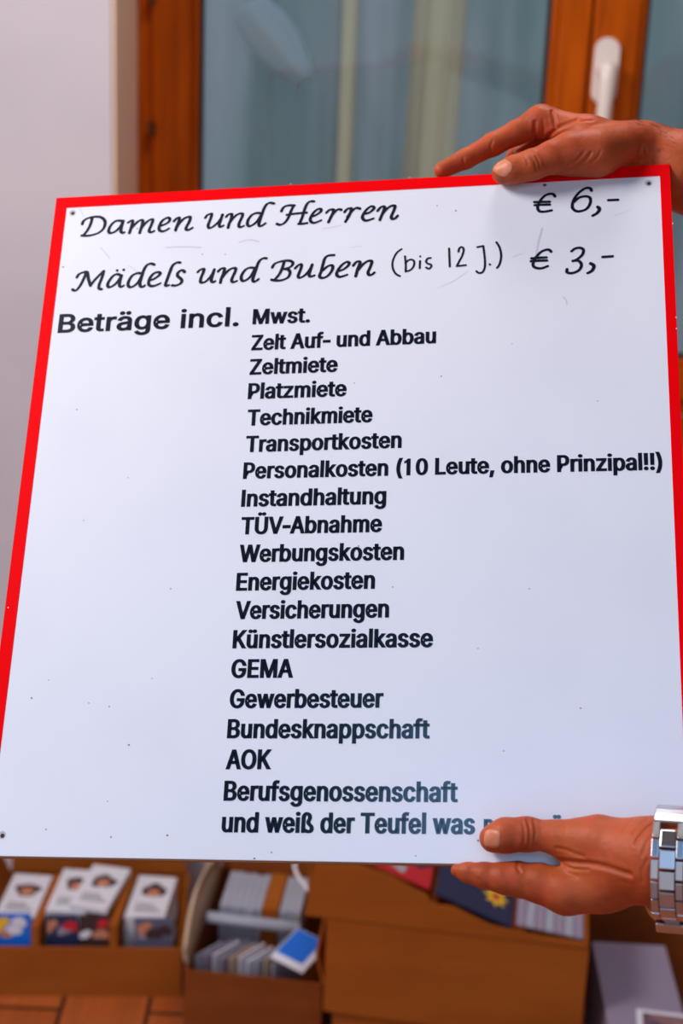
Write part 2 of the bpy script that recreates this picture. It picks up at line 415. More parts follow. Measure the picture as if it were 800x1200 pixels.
for si, (lx, dz, nn_) in enumerate(stacks):
    z = 0.005
    if si == 1: nn_ = 12
    for k in range(nn_):
        top = k == nn_ - 1
        if si == 2 and not top: continue           # only the top one overlaps its neighbour
        if si == 2: z = 0.005 + 12 * 0.0108
        o = lm if first[0] else lm.copy()
        if not first[0]: COL.objects.link(o)
        first[0] = False
        lean = Matrix.Translation((lx + (0.0 if top else random.uniform(-.0012, .0012)), 0.045, z)) @ Matrix.Rotation(-0.11 + random.uniform(-.015, .015) + (-0.10 if si == 2 else 0), 4, 'Z')
        o.matrix_world = BA @ lean
        tag(o, names[si] if top else 'white leaflet lying within a stack in the left cardboard box', 'leaflet', 'leaflets in the left box' )
        if top: o['_p'] = si
        z += 0.0108
for o in [o for o in COL.objects if o.get('_p') is not None]:
    si = o['_p']; del o['_p']
    o.data = o.data.copy(); portrait(o, si)
# cardboard dividers between the stacks
for k, lx in enumerate((0.0755, 0.2015)):
    b = MB(); b.box(0, 0.0120, -0.037, 0.123, 0.005, 0.126 if k == 0 else 0.130)
    o = b.build('divider', M_card); o.matrix_world = BA @ Matrix.Translation((lx, 0.045, 0)) @ Matrix.Rotation(-0.11, 4, 'Z')
    tag(o, ('brown cardboard divider between the first two leaflet stacks', 'brown cardboard divider beside the rightmost leaflet stack')[k], 'divider')
# picture cards standing in front of the stacks
def picture_card(lx, w_, h, base, patches, label):
    r = empty('picture_card'); r.matrix_world = BA @ Matrix.Translation((lx, 0.012, 0.0055)) @ Matrix.Rotation(-0.13, 4, 'X')
    tag(r, label, 'card', 'picture cards at the front of the left box')
    b = MB(); b.box(0, w_, 0, 0.004, 0, h); b.build('card_body', base, r)
    for (u, v, s, m, ph) in patches:
        b = MB(); pts = []
        for k in range(16):
            a = 2 * PI * k / 16; rr = s * (1 + 0.25 * math.sin(2 * a + ph) + 0.15 * math.sin(3 * a + 2 * ph))
            pts.append((min(w_ - .001, max(.001, u * w_ + rr * math.cos(a))), min(h - .001, max(.09, v * h + rr * math.sin(a)))))
        b.prism(pts, 0.0001, 0.0004 + 0.00012 * len(r.children), Matrix(((1, 0, 0, 0), (0, 0, -1, 0), (0, 1, 0, 0), (0, 0, 0, 1))))
        b.build('printed_shape', m, r)
picture_card(0.010, 0.058, 0.131, M_blue, [(0.15, .86, .013, M_yellow, 0), (0.5, .78, .012, M_paper, 1), (.68, .9, .010, M_paper, 2), (.3, .72, .009, M_skin_print, 3)], 'blue and white picture card standing at the left front of the left box')
picture_card(0.094, 0.050, 0.129, M_navy, [(0.1, .86, .011, M_skin_print, 0), (0.55, .80, .009, M_greybox, 1), (.8, .86, .011, M_red_print, 2)], 'dark picture card with pale figures standing in front of a leaflet stack')
picture_card(0.146, 0.050, 0.129, M_ink, [(0.2, .74, .009, M_paper, 0), (0.8, .90, .009, M_red_print, 1), (.75, .74, .012, M_skin_print, 2)], 'dark picture card with a red spot standing beside the darker card')
picture_card(0.236, 0.062, 0.126, mat('slate_print', srgb(92, 96, 120), 0.5), [(0.25, .86, .011, M_skin_print, 0), (0.5, .78, .013, M_ink, 1), (.8, .84, .010, M_ink, 2), (.2, .72, .007, M_greybox, 1)], 'slate grey picture card with dark figures at the right front of the left box')

# middle carton with booklets and envelopes
bB = carton('cardboard_box', 'open cardboard box full of booklets, envelopes and a blue card, in the middle', -0.212, 2.012, -0.10, 0.214, 0.30, 0.145, M_card_dark)
BB = bB.matrix_basis
flap(bB, (0.002, 0.298, 0.145), (0.210, 0.298, 0.145), (0, 0.035, 0.10), m=M_card_dark)
# bowed left flap
vs = []; fs = []
for j in range(13):
    t_ = j / 12
    for i, (ox, oz) in enumerate(((0.0, 0.0), (-0.014, 0.022), (-0.018, 0.045), (-0.010, 0.066))):
        k = math.sin(PI * (0.12 + 0.80 * t_))
        vs.append((0.002 + ox * k, 0.01 + 0.28 * t_, 0.145 + oz * (0.35 + 0.65 * k)))
for j in range(12):
    for i in range(3):
        a = j * 4 + i; fs.append((a, a + 1, a + 5, a + 4))
b = MB(); b.add(vs, fs); o = b.build('flap', M_card_pale, bB, True); so = o.modifiers.new('t', 'SOLIDIFY'); so.thickness = 0.004
flap(bB, (0.212, 0.004, 0.145), (0.212, 0.296, 0.145), (-0.012, 0, 0.045), m=M_card)
# row of grey booklets at the back
b = MB(); b.box(0, 0.0108, 0, 0.105, 0, 0.17, bev=0.0015); bk = b.build('booklet', M_paper_grey)
x = 0.024; k = 0
while x < 0.155:
    o = bk if k == 0 else bk.copy()
    if k: COL.objects.link(o)
    o.matrix_world = BB @ Matrix.Translation((x, 0.135 + random.uniform(-.003, .003), 0.008)) @ Matrix.Rotation(0.03, 4, 'Y')
    tag(o, 'grey booklet standing spine up in the row at the back of the middle box', 'booklet', 'grey booklets in the middle box')
    x += 0.0114; k += 1
    if k == 6:
        b = MB(); b.box(0, 0.026, 0, 0.107, 0, 0.176, bev=.001); o2 = b.build('divider', M_card)
        o2.matrix_world = BB @ Matrix.Translation((x + 0.001, 0.134, 0.006)) @ Matrix.Rotation(0.03, 4, 'Y'); x += 0.0290
        tag(o2, 'thick brown cardboard block wedged into the row of grey booklets', 'divider')
# white paper roll lying in front of the row
b = MB(); pr = []
b.lathe([(0.008, 0.0), (0.0095, 0.001), (0.0095, 0.150), (0.008, 0.151)], 24)
o = b.build('paper_roll', M_paper_grey, None, True); o.matrix_world = BB @ Matrix.Translation((0.012, 0.119, 0.165)) @ Matrix.Rotation(PI / 2 + 0.03, 4, 'Y')
tag(o, 'pale grey paper roll lying across the middle box in front of the grey booklets', 'paper roll')
# slanting envelopes in front
b = MB(); b.box(0, 0.056, 0, 0.003, 0, 0.142, bev=0.0008); ev = b.build('envelope', M_paper)
cols = [M_paper_grey, M_greybox, M_paper, M_greybox, M_card_pale, M_paper, M_paper, M_paper_grey, M_card_pale, M_paper_grey]
pos = ['first', 'second', 'third', 'fourth', 'fifth', 'sixth', 'seventh', 'eighth', 'ninth', 'tenth']
wdict = {M_paper: 'white', M_paper_grey: 'striped grey', M_greybox: 'lilac grey', M_card_pale: 'buff'}
for k in range(10):
    o = ev if k == 0 else ev.copy()
    if k: COL.objects.link(o); o.data = ev.data.copy()
    o.data.materials.clear(); o.data.materials.append(cols[k])
    o.matrix_world = BB @ Matrix.Translation((0.016 + 0.0135 * k, 0.026 + 0.004 * (k % 3), 0.010)) @ Matrix.Rotation(0.95, 4, 'Z') @ Matrix.Rotation(-0.03, 4, 'X')
    tag(o, '%s envelope leaning at the front of the middle box, %s from the left' % (wdict[cols[k]], pos[k]), 'envelope', 'envelopes in the middle box')
# blue card with white border
r = empty('blue_card'); r.matrix_world = BB @ Matrix.Translation((0.128, 0.030, 0.162)) @ Matrix.Rotation(-0.42, 4, 'Z') @ Matrix.Rotation(0.10, 4, 'Y') @ Matrix.Rotation(0.12, 4, 'X')
b = MB(); b.box(0, 0.060, 0, 0.078, 0, 0.003, bev=.0008); b.build('card_body', M_paper, r)
b = MB(); b.box(0.002, 0.050, 0.014, 0.076, 0.003, 0.0034); b.build('printed_field', M_blue, r)
tag(r, 'bright blue card with white border lying on top in the middle box', 'card')

# right hand stack of three cartons
RZ = math.atan2(1.866 - 1.918, 0.3747 - 0.0035)
bC0 = carton('cardboard_box', 'closed cardboard box at the very bottom of the right-hand stack', 0.018, 1.925, RZ, 0.35, 0.27, 0.146, M_card, closed=True)
bC1 = carton('cardboard_box', 'plain closed cardboard box in the middle of the right-hand stack', 0.0035, 1.918, RZ, 0.375, 0.29, 0.152, M_card, z=0.151, closed=True)
bC2 = empty('cardboard_box', (0.0035, 1.918, 0.308), RZ); tag(bC2, 'cardboard tray with slanting cut front, on top of the right-hand stack', 'box')
TF = Matrix(((1, 0, 0, 0), (0, 0, 1, 0), (0, 1, 0, 0), (0, 0, 0, 1)))
b = MB(); poly = [(-0.033, 0.001), (-0.019, 0.115), (0.0, 0.114), (0.036, 0.095), (0.142, 0.057), (0.148, 0.047), (0.160, 0.042), (0.172, 0.043), (0.180, 0.042), (0.235, 0.020), (0.31, 0.0085), (0.372, 0.008), (0.372, 0.001)]
b.prism(poly, 0.0, 0.004, TF)
b.build('front_panel', M_card, bC2)
b = MB(); b.box(-0.03, 0.372, 0.004, 0.27, 0.001, 0.005); b.box(-0.03, 0.372, 0.266, 0.27, 0.005, 0.12)
b.box(-0.03, -0.026, 0.004, 0.266, 0.005, 0.12); b.box(0.368, 0.372, 0.004, 0.266, 0.005, 0.012); b.build('box_body', M_card, bC2)
BC = bC2.matrix_basis
# printed booklets lying slanted inside the tray
def sheet(name, u0, u1, v0, v1, slope, h0, th, m, label):
    r = empty(name); r.matrix_world = BC @ Matrix.Translation((u0, v0, h0)) @ Matrix.Rotation(slope, 4, 'Y')
    b = MB(); b.box(0, u1 - u0, 0, v1 - v0, 0, th, bev=0.001); b.build('sheet_body', m, r); tag(r, label, 'booklet'); return r
SL = 0.36
s0 = sheet('booklet', 0.040, 0.150, 0.012, 0.20, SL, 0.096, 0.005, M_red_print, 'red and dark flowered booklet in the top tray, uppermost on its slope')
for (u, v, rad, m) in ((.03, .05, .022, M_navy), (.06, .02, .012, M_paper_grey), (.085, .06, .02, M_navy), (.055, .09, .016, M_skin_print), (.02, .12, .02, M_yellow), (.08, .13, .03, M_navy)):
    b = MB(); pts = [(u + rad * (1 + .2 * math.sin(3 * a + u * 90)) * math.cos(a), v + rad * (1 + .2 * math.sin(4 * a)) * math.sin(a)) for a in np.linspace(0, 2 * PI, 20)[:-1]]
    b.prism(pts, 0.005, 0.0053 + 0.0001 * len(s0.children)); b.build('printed_flower', m, s0)
s1 = sheet('booklet', 0.152, 0.270, 0.010, 0.16, SL, 0.054, 0.005, M_navy, 'navy booklet with a yellow star in the top tray')
b = MB(); pts = [((0.0205 if k % 2 == 0 else 0.0115) * math.cos(k * PI / 8), (0.0205 if k % 2 == 0 else 0.0115) * math.sin(k * PI / 8)) for k in range(16)]
b.prism([(0.090 + p[0], 0.056 + p[1] * 1.3) for p in pts], 0.005, 0.0054); b.build('printed_star', M_yellow, s1)
b = MB(); b.prism([(0.090 + 0.006 * math.cos(a), 0.056 + 0.008 * math.sin(a)) for a in np.linspace(0, 2 * PI, 14)[:-1]], 0.0054, 0.0057); b.build('printed_star_centre', M_red_print, s1)
for k in range(7):
    o = sheet('booklet', 0.270 + 0.0138 * k, 0.2825 + 0.0138 * k, 0.010, 0.15, 0.13, 0.0195 - 0.0016 * k, 0.004, M_paper_grey if k % 2 else M_greybox, 'narrow grey booklet in the striped row at the low end of the top tray')
    o['group'] = 'grey booklets in the top tray'
# white cord between the middle box and the stack
b = MB(); pts = [tuple(ony(px, py, yy)) for px, py, yy in ((358, 998, 2.10), (349, 1006, 2.08), (345, 1014, 2.06), (347, 1023, 2.04), (352, 1031, 2.02), (358, 1038, 2.0), (363, 1046, 1.985))]
b.tube(pts, 0.0030, 8); tag(b.build('cord', M_paper, None, True), 'short white cord hanging down beside the top tray of the stack', 'cord')

# right corner: grey box, print and big carton
bD = carton('grey_box', 'lilac grey flat-topped box beside the stack of cardboard boxes', 0.402, 1.60, -0.03, 0.112, 0.452, 0.196, M_greybox, closed=True)
r = empty('photo_print', (*onz(727, 1181, 0.2005)[:2], 0.2005), -0.14); r.location.y -= 0.16
b = MB(); b.box(0, 0.11, 0, 0.16, 0, 0.0012); b.build('print_body', M_paper, r)
b = MB(); b.box(0.008, 0.102, 0.008, 0.152, 0.0012, 0.0015); b.build('printed_picture', mat('dusky_print', srgb(96, 70, 92), 0.4, noise=(30, srgb(150, 110, 110), (1, 1, 1), 0.4, 0.6)), r)
tag(r, 'dark photo print with white border lying on the grey box', 'photo')
bE = carton('cardboard_box', 'large dark cardboard box standing behind the grey box at the right', 0.428, 2.165, 0.0, 0.45, 0.24, 0.36, M_card_dark, closed=True)
b = MB(); p = onz(243, 1191, 0.0); b.box(0, 0.09, -0.13, 0, 0.0003, 0.003); o = b.build('paper_sheet', M_card_pale); o.location = (p[0], p[1], 0); o.rotation_euler = (0, 0, -0.25)
tag(o, 'cream paper sheet lying on the floor in front of the middle box', 'paper')

# ------------------------------------------------------------------ the sign
bu = ROT @ nrm((11050, 222, 1792)); bv = ROT @ nrm((198, 4613, -1792)); bv = nrm(bv - bu * bu.dot(bv)); bn = np.cross(bu, bv)
SW, SH, ST = 0.48, 0.520, 0.005
_t = np.linalg.lstsq(np.stack([ray(66.5, 232.5), -ray(784, 193)], 1), -SW * bu, rcond=None)[0]
STL = CAM + ray(66.5, 232.5) * _t[0]           # top left front corner
def bd(px, py):
    """pixel of the sign's face -> metres right of / above its bottom left corner"""
    r = ray(px, py); q = CAM + r * ((STL - CAM).dot(bn) / r.dot(bn)) - STL
    return np.array((q.dot(bu), SH + q.dot(bv)))
SO = STL - SH * bv                             # bottom left front corner
SM = Matrix([[bu[i], bv[i], bn[i], SO[i]] for i in range(3)] + [[0, 0, 0, 1]])
sign = empty('sign_board'); sign.matrix_world = SM
tag(sign, 'white price sign with red border and dark German lettering, held up by two hands', 'sign')
def gloss(name, col, rough, **k): return mat(name, col, rough, **k)
M_board = mat('white_enamel', srgb(232, 234, 246), 0.22, spec=0.3, noise=(9.0, srgb(228, 230, 243), (1, 1, 1), 0.45, 0.7))
M_redb = mat('red_paint', srgb(244, 0, 10), 0.5, spec=0.03)
M_vinyl = mat('dark_vinyl', srgb(12, 25, 40), 0.17, spec=0.9)
M_marker = mat('marker_ink', srgb(10, 20, 36), 0.5, spec=0.15)
M_edge = mat('raw_board_edge', srgb(150, 96, 60), 0.8)
b = MB(); b.box(0.0004, SW - 0.0004, 0.0004, SH - 0.0004, -ST + 0.0004, 0, 0, bev=0.0004)
b.build('panel', M_board, sign)
e = MB(); e.box(0, SW, -0.0006, 0.0004, -ST, -0.0008); e.build('bottom_edge', M_edge, sign)
def dist_l(p): return bd(*p)[0]
iL0, iL1, iR0, iR1 = bd(77.5, 243.5), bd(23, 700), bd(773, 206.5), bd(787, 545)
wl0 = (iL0[0] + iL1[0]) / 2; wr0 = SW - (iR0[0] + iR1[0]) / 2; wt0 = SH - (iL0[1] + iR0[1]) / 2
rb = MB(); q = 0.00025
rb.box(-q, wl0, 0, SH + q, -ST - q, q); rb.box(SW - wr0, SW + q, 0, SH + q, -ST - q, q); rb.box(wl0, SW - wr0, SH - wt0, SH + q, -ST - q, q)
rb.build('red_border', M_redb, sign)

# lettering: glyph outlines as closed polygons (thousandths of an em), widened into a bold condensed face
GLYPHS = {
    '!': '196|67,160 63,509 132,509 128,160|98,-4 81,-1 66,9 56,24 52,41 56,58 66,73 81,83 98,86 116,83 130,73 140,58 143,41 140,24 130,9 116,-1',
    '(': '273|89,207 92,264 101,324 114,384 132,441 153,494 177,539 236,539 212,485 191,428 174,370 161,313 154,258 151,207 154,161 160,115 172,67 188,16 209,-38 236,-96 177,-96 139,-21 111,55 95,131',
    ')': '273|37,-96 64,-37 86,18 102,69 113,116 120,162 122,207 119,258 112,313 99,370 82,428 62,485 37,539 97,539 121,494 142,441 159,384 173,323 181,264 184,207 178,130 161,53 134,-22 97,-96',
    ',': '187|38,-119 68,71 137,71 84,-119',
    '-': '453|337,244 337,188 114,188 114,244',
    '.': '187|95,-4 78,-1 63,9 53,24 50,41 53,59 63,73 78,83 95,87 113,83 128,73 138,59 141,41 138,24 128,9 113,-1',
    '0': '453|227,-7 174,1 130,24 95,62 69,113 53,178 48,254 53,330 69,395 95,447 130,484 174,508 227,516 279,508 323,484 358,447 384,395 400,330 405,254 400,178 384,113 359,62 323,24 279,1|227,50 261,56 290,74 313,103 330,144 340,194 344,254 340,314 330,365 313,405 290,435 261,453 227,460 192,453 163,435 140,405 123,365 113,314 109,254 113,194 123,144 140,103 163,74 192,56',
    '1': '453|76,0 76,55 391,55 391,0|276,509 276,0 212,0 212,448 209,448 86,358 86,427 198,509',
    'A': '479|16,0 201,509 276,509 463,0 395,0 287,302 264,372 232,478 245,478 213,371 191,302 85,0|110,142 110,199 370,199 370,142',
    'B': '456|60,0 60,509 241,509 289,504 329,491 359,469 381,442 394,410 398,374 395,344 387,320 373,301 356,286 336,275 315,267 315,262 339,257 363,245 385,227 402,203 414,173 418,136 413,100 400,67 377,39 344,18 301,4 247,0|125,57 245,57 296,63 330,80 349,105 355,137 352,161 342,184 327,203 306,218 279,228 248,231 125,231|125,285 238,285 265,288 288,296 308,309 323,326 333,348 336,372 330,403 313,429 283,446 240,452 125,452',
    'E': '418|60,0 60,509 372,509 372,452 125,452 125,286 355,286 355,229 125,229 125,57 375,57 375,0',
    'G': '520|269,-7 205,1 149,25 104,64 69,116 47,179 40,254 47,329 69,393 103,445 149,484 203,508 265,516 304,513 340,504 374,489 403,469 429,445 449,416 465,384 474,349 408,349 399,372 387,393 373,411 356,427 337,439 315,448 291,454 265,456 222,450 183,432 150,404 125,364 109,314 103,254 109,194 125,145 151,105 184,76 224,59 269,53 309,57 345,71 374,93 396,123 410,160 415,202 434,199 283,199 283,256 478,256 478,200 471,141 451,91 419,50 377,19 326,0',
    'I': '300|31,0 31,57 118,57 118,452 31,452 31,509 269,509 269,452 183,452 183,57 269,57 269,0',
    'K': '466|104,145 104,216 139,261 174,303 212,344 364,509 448,509 231,276 228,276|60,0 60,509 125,509 125,334 124,225 125,193 125,0|372,0 188,259 228,309 449,0',
    'L': '393|60,0 60,509 125,509 125,57 361,57 361,0',
    'M': '628|60,0 60,509 152,509 277,187 287,159 299,123 311,84 322,49 307,49 318,83 330,121 342,158 352,187 476,509 568,509 568,0 504,0 504,291 504,327 505,369 506,413 507,457 513,457 498,409 482,363 467,322 456,291 342,0 286,0 170,291 159,321 145,361 129,408 112,457 119,457 120,416 121,372 122,328 122,291 122,0',
    'O': '533|267,-7 205,1 150,25 105,63 70,115 48,179 40,254 48,329 70,393 105,445 150,484 205,508 267,516 329,508 384,484 429,445 464,393 486,329 493,254 486,179 464,115 429,63 384,25 329,1|267,53 310,59 349,76 383,105 408,144 425,194 430,254 425,314 408,365 383,404 349,433 310,450 267,456 223,450 184,433 151,404 125,364 109,314 103,254 109,194 125,144 151,105 184,76 223,59',
    'P': '444|60,0 60,509 235,509 289,503 332,487 366,462 390,430 404,391 409,348 404,304 390,265 366,233 332,207 289,191 235,186 109,186 109,242 233,242 269,246 297,256 318,272 333,294 342,319 344,348 342,376 333,402 318,423 297,439 268,449 232,452 125,452 125,0',
    'T': '448|32,452 32,509 417,509 417,452 257,452 257,0 193,0 193,452',
    'V': '479|204,0 16,509 84,509 192,206 215,137 248,31 235,31 267,138 290,206 395,509 463,509 278,0',
    'W': '686|155,0 16,509 82,509 163,196 175,145 187,94 197,40 189,40 200,94 211,145 224,196 306,509 380,509 462,196 474,145 486,94 497,40 488,40 499,94 510,145 523,196 603,509 670,509 530,0 455,0 368,323 351,391 336,475 350,475 335,395 318,323 230,0',
    'Z': '438|42,0 42,46 273,385 306,431 341,476 348,454 285,452 223,452 40,452 40,509 397,509 397,462 169,129 134,81 97,33 90,54 152,57 214,57 399,57 399,0',
    'a': '389|160,-9 126,-5 94,5 68,22 48,45 35,73 30,108 34,138 43,161 58,179 78,193 100,203 125,211 178,220 234,227 252,230 265,235 273,243 276,255 276,257 273,279 267,297 256,311 240,322 220,329 196,331 171,329 149,322 132,313 118,301 107,288 100,274 41,291 57,322 79,346 104,364 133,375 163,382 194,384 239,379 263,372 286,360 306,343 322,320 333,290 337,251 337,0 277,0 277,52 272,52 252,25 236,12 215,1 190,-6|170,45 202,49 228,59 248,74 263,93 272,115 276,138 276,190 259,182 231,176 200,171 175,168 134,159 117,150 103,139 95,124 92,105 94,87 102,72 114,61 130,52 149,47',
    'b': '424|229,-8 198,-5 172,4 153,17 138,31 118,59 112,59 112,0 53,0 53,509 114,509 114,319 118,319 137,346 152,360 171,373 197,381 229,384 274,378 313,361 345,332 370,293 385,245 390,189 385,133 370,84 346,45 313,16 274,-2|220,47 253,51 279,66 301,88 316,117 325,151 328,189 325,227 316,261 301,290 280,311 253,325 220,330 188,325 161,312 140,291 125,263 116,229 113,189 116,150 125,115 140,86 162,65 188,51',
    'c': '395|207,-8 159,-2 117,16 82,46 56,85 40,133 34,187 40,243 56,291 82,330 117,360 159,378 207,384 234,383 260,377 284,368 305,356 324,341 340,322 353,301 362,277 303,262 290,289 270,311 242,325 207,330 173,325 145,310 124,287 108,258 99,224 96,187 99,151 108,117 124,89 145,66 173,51 207,46 243,52 271,66 292,89 304,117 363,102 354,78 341,56 325,37 306,21 285,9 261,-1 235,-6',
    'd': '424|195,-8 151,-2 111,16 79,45 55,84 39,133 34,189 39,245 55,293 79,332 112,361 151,378 196,384 228,381 253,373 272,360 287,346 306,319 311,319 311,509 372,509 372,0 313,0 313,59 307,59 287,31 272,17 252,4 227,-5|205,47 236,51 263,65 284,86 299,115 309,150 312,189 309,229 300,263 284,291 263,312 237,325 205,330 172,325 145,311 124,290 108,261 99,227 96,189 99,151 109,117 124,88 145,66 172,51',
    'e': '404|212,-8 161,-2 117,16 82,46 56,85 40,132 34,187 39,242 55,290 81,329 115,359 157,378 205,384 236,382 266,374 294,361 319,341 341,315 357,282 368,242 371,194 371,169 75,169 75,221 338,221 310,202 307,237 298,269 283,294 263,314 237,326 205,330 173,326 146,313 125,294 109,270 99,241 96,211 96,178 100,139 110,106 128,80 151,61 179,50 212,46 234,48 254,53 271,61 285,73 297,88 306,105 365,91 353,63 335,39 311,19 283,4 249,-5',
    'f': '253|228,379 228,327 6,327 6,379|81,0 81,432 84,461 96,486 113,505 135,519 161,527 187,530 222,527 243,521 227,468 215,472 195,474 171,470 154,460 145,443 142,419 142,0',
    'g': '425|207,-151 168,-148 134,-140 105,-127 82,-110 64,-91 51,-69 101,-41 122,-66 136,-78 154,-88 178,-95 207,-97 249,-92 282,-75 304,-47 311,-6 311,68 306,68 287,41 272,28 252,16 227,8 195,5 152,10 113,27 80,53 55,90 39,136 34,191 39,246 55,293 80,332 112,361 152,378 196,384 228,382 253,373 273,360 288,346 308,319 313,319 313,379 372,379 372,-9 367,-54 350,-90 324,-117 291,-136 251,-147|205,59 237,63 264,75 285,95 300,121 309,154 312,193 309,231 300,264 285,291 264,312 237,325 205,330 172,325 145,312 124,290 109,262 99,229 96,193 99,155 109,123 124,96 145,76 172,63',
    'h': '410|114,227 114,0 53,0 53,509 114,509 114,287 102,287 124,332 152,362 187,379 227,384 264,380 295,369 321,349 341,321 353,285 357,240 357,0 296,0 296,235 290,275 273,304 246,323 210,329 184,326 161,317 141,303 126,283 117,257',
    'i': '166|53,0 53,379 114,379 114,0|84,443 67,446 54,455 44,468 41,483 44,499 54,512 67,521 84,524 100,521 114,512 123,499 126,483 123,468 114,455 100,446',
    'k': '380|110,137 110,212 121,212 284,379 360,379 184,199 177,199|53,0 53,509 114,509 114,0|294,0 148,186 191,229 372,0',
    'l': '189|139,-2 101,3 74,20 58,47 53,84 53,509 114,509 114,99 115,77 120,62 130,54 146,52 160,53 170,54 181,3 162,-1',
    'm': '609|53,0 53,379 112,379 112,295 108,295 118,323 132,346 151,363 172,376 195,384 219,386 257,380 287,361 309,331 321,295 312,295 322,321 337,343 357,361 381,375 407,383 437,386 468,383 497,372 522,354 541,328 553,296 557,255 557,0 496,0 496,254 490,289 473,313 447,326 419,330 395,328 374,320 358,307 345,290 338,270 335,247 335,0 274,0 274,260 269,288 253,311 229,326 199,330 178,328 158,320 140,307 126,289 117,266 114,238 114,0',
    'n': '409|114,227 114,0 53,0 53,379 112,379 112,287 102,287 124,332 152,362 187,379 227,384 264,380 295,369 321,349 341,321 353,285 357,240 357,0 296,0 296,235 290,275 273,304 246,323 210,329 184,326 161,317 141,303 126,283 117,257',
    'o': '415|207,-8 159,-2 117,16 82,46 56,85 40,133 34,187 40,243 56,291 82,330 117,360 159,378 207,384 256,378 299,360 333,330 359,291 376,243 381,187 376,133 359,85 333,46 299,16 256,-2|207,46 242,51 270,66 292,89 307,117 316,151 319,187 316,224 307,258 292,287 270,310 242,325 207,330 173,325 145,310 124,287 108,258 99,224 96,187 99,151 108,117 124,89 145,66 173,51',
    'p': '424|53,-143 53,379 112,379 112,319 118,319 137,346 152,360 171,373 197,381 229,384 274,378 313,361 345,332 370,293 385,245 390,189 385,133 370,84 346,45 313,16 274,-2 229,-8 198,-5 173,4 153,17 138,31 118,59 114,59 114,-143|220,47 253,51 279,66 301,88 316,117 325,151 328,189 325,227 316,261 301,290 280,311 253,325 220,330 188,325 161,312 140,291 125,263 116,229 113,189 116,150 125,115 140,86 162,65 188,51',
    'r': '259|53,0 53,379 112,379 112,321 115,321 130,347 152,367 181,380 213,385 229,384 243,384 243,322 230,324 207,326 182,323 159,315 140,301 126,284 117,262 114,237 114,0',
    's': '365|182,-8 145,-5 112,3 84,18 62,38 45,63 36,94 94,107 105,79 124,60 150,49 181,45 217,50 244,62 262,81 268,103 265,121 254,136 237,147 212,155 149,170 104,186 72,208 53,237 47,274 51,305 65,332 87,354 115,370 149,381 187,384 223,381 254,372 279,358 299,339 314,316 324,290 268,277 258,298 243,316 219,328 187,333 156,329 131,317 114,299 109,277 112,258 124,243 144,232 172,223 229,209 275,194 306,171 325,142 331,107 326,75 312,47 290,24 260,6 223,-5',
    't': '227|204,379 204,327 6,327 6,379|65,471 126,471 126,98 128,76 136,61 150,53 170,50 185,51 202,54 213,2 192,-3 168,-4 125,2 92,21 72,52 65,93',
    'u': '410|182,-5 146,-1 115,11 89,31 69,59 57,95 53,139 53,379 114,379 114,144 119,105 137,75 164,56 200,50 226,53 249,62 268,77 283,97 293,122 296,153 296,379 357,379 357,0 298,0 298,92 307,92 286,47 257,17 222,0',
    'w': '567|138,0 23,379 87,379 133,214 154,137 175,41 165,41 186,135 206,214 252,379 316,379 362,214 382,136 402,41 391,41 413,135 434,214 480,379 545,379 429,0 368,0 319,172 305,225 291,280 277,338 291,338 277,280 263,225 248,172 199,0',
    'z': '380|42,0 42,46 254,320 254,323 48,323 48,379 333,379 333,331 126,60 126,56 339,56 339,0',
    'Ü': '517|259,-8 203,-2 154,15 114,43 85,80 66,124 60,173 60,509 124,509 124,178 128,144 141,113 160,87 187,68 220,56 259,52 298,56 331,68 357,87 377,113 389,144 393,178 393,509 457,509 457,173 451,124 433,80 403,43 363,15 315,-2|331,572 315,575 302,584 293,597 290,612 293,628 302,641 315,650 331,653 346,650 359,641 368,628 371,612 368,597 359,584 346,575|187,572 172,575 158,584 149,597 146,612 149,628 158,641 172,650 187,653 203,650 216,641 224,628 227,612 224,597 216,584 203,575',
    'ß': '441|122,362 122,0 60,0 60,362 64,409 77,447 99,477 143,506 197,516 229,512 260,503 289,486 312,463 327,432 332,393 330,370 325,351 309,322 292,299 287,287 285,272 288,256 297,241 327,215 362,188 378,171 391,152 400,129 403,100 399,69 386,42 366,21 340,6 307,-4 269,-7 237,-5 207,1 182,10 164,20 187,74 217,58 238,52 265,50 297,53 321,64 337,81 342,104 339,123 330,139 300,167 264,194 248,209 235,227 226,247 223,272 224,291 230,306 247,329 264,353 270,368 272,388 266,420 250,442 226,455 197,459 164,453 141,435 127,405',
    'ä': '389|160,-9 126,-5 94,5 68,22 48,45 35,73 30,108 34,138 43,161 58,179 78,193 100,203 125,211 178,220 234,227 252,230 265,235 273,243 276,255 276,257 273,279 267,297 256,311 240,322 220,329 196,331 171,329 149,322 132,313 118,301 107,288 100,274 41,291 57,322 79,346 104,364 133,375 163,382 194,384 239,379 263,372 286,360 306,343 322,320 333,290 337,251 337,0 277,0 277,52 272,52 252,25 236,12 215,1 190,-6|170,45 202,49 228,59 248,74 263,93 272,115 276,138 276,190 259,182 231,176 200,171 175,168 134,159 117,150 103,139 95,124 92,105 94,87 102,72 114,61 130,52 149,47|261,443 246,446 233,455 224,468 221,483 224,499 233,512 246,520 261,523 277,520 290,512 299,499 301,483 299,468 290,455 277,446|117,443 102,446 89,455 80,468 77,483 80,499 89,512 102,520 117,523 133,520 146,512 155,499 158,483 155,468 146,455 133,446',
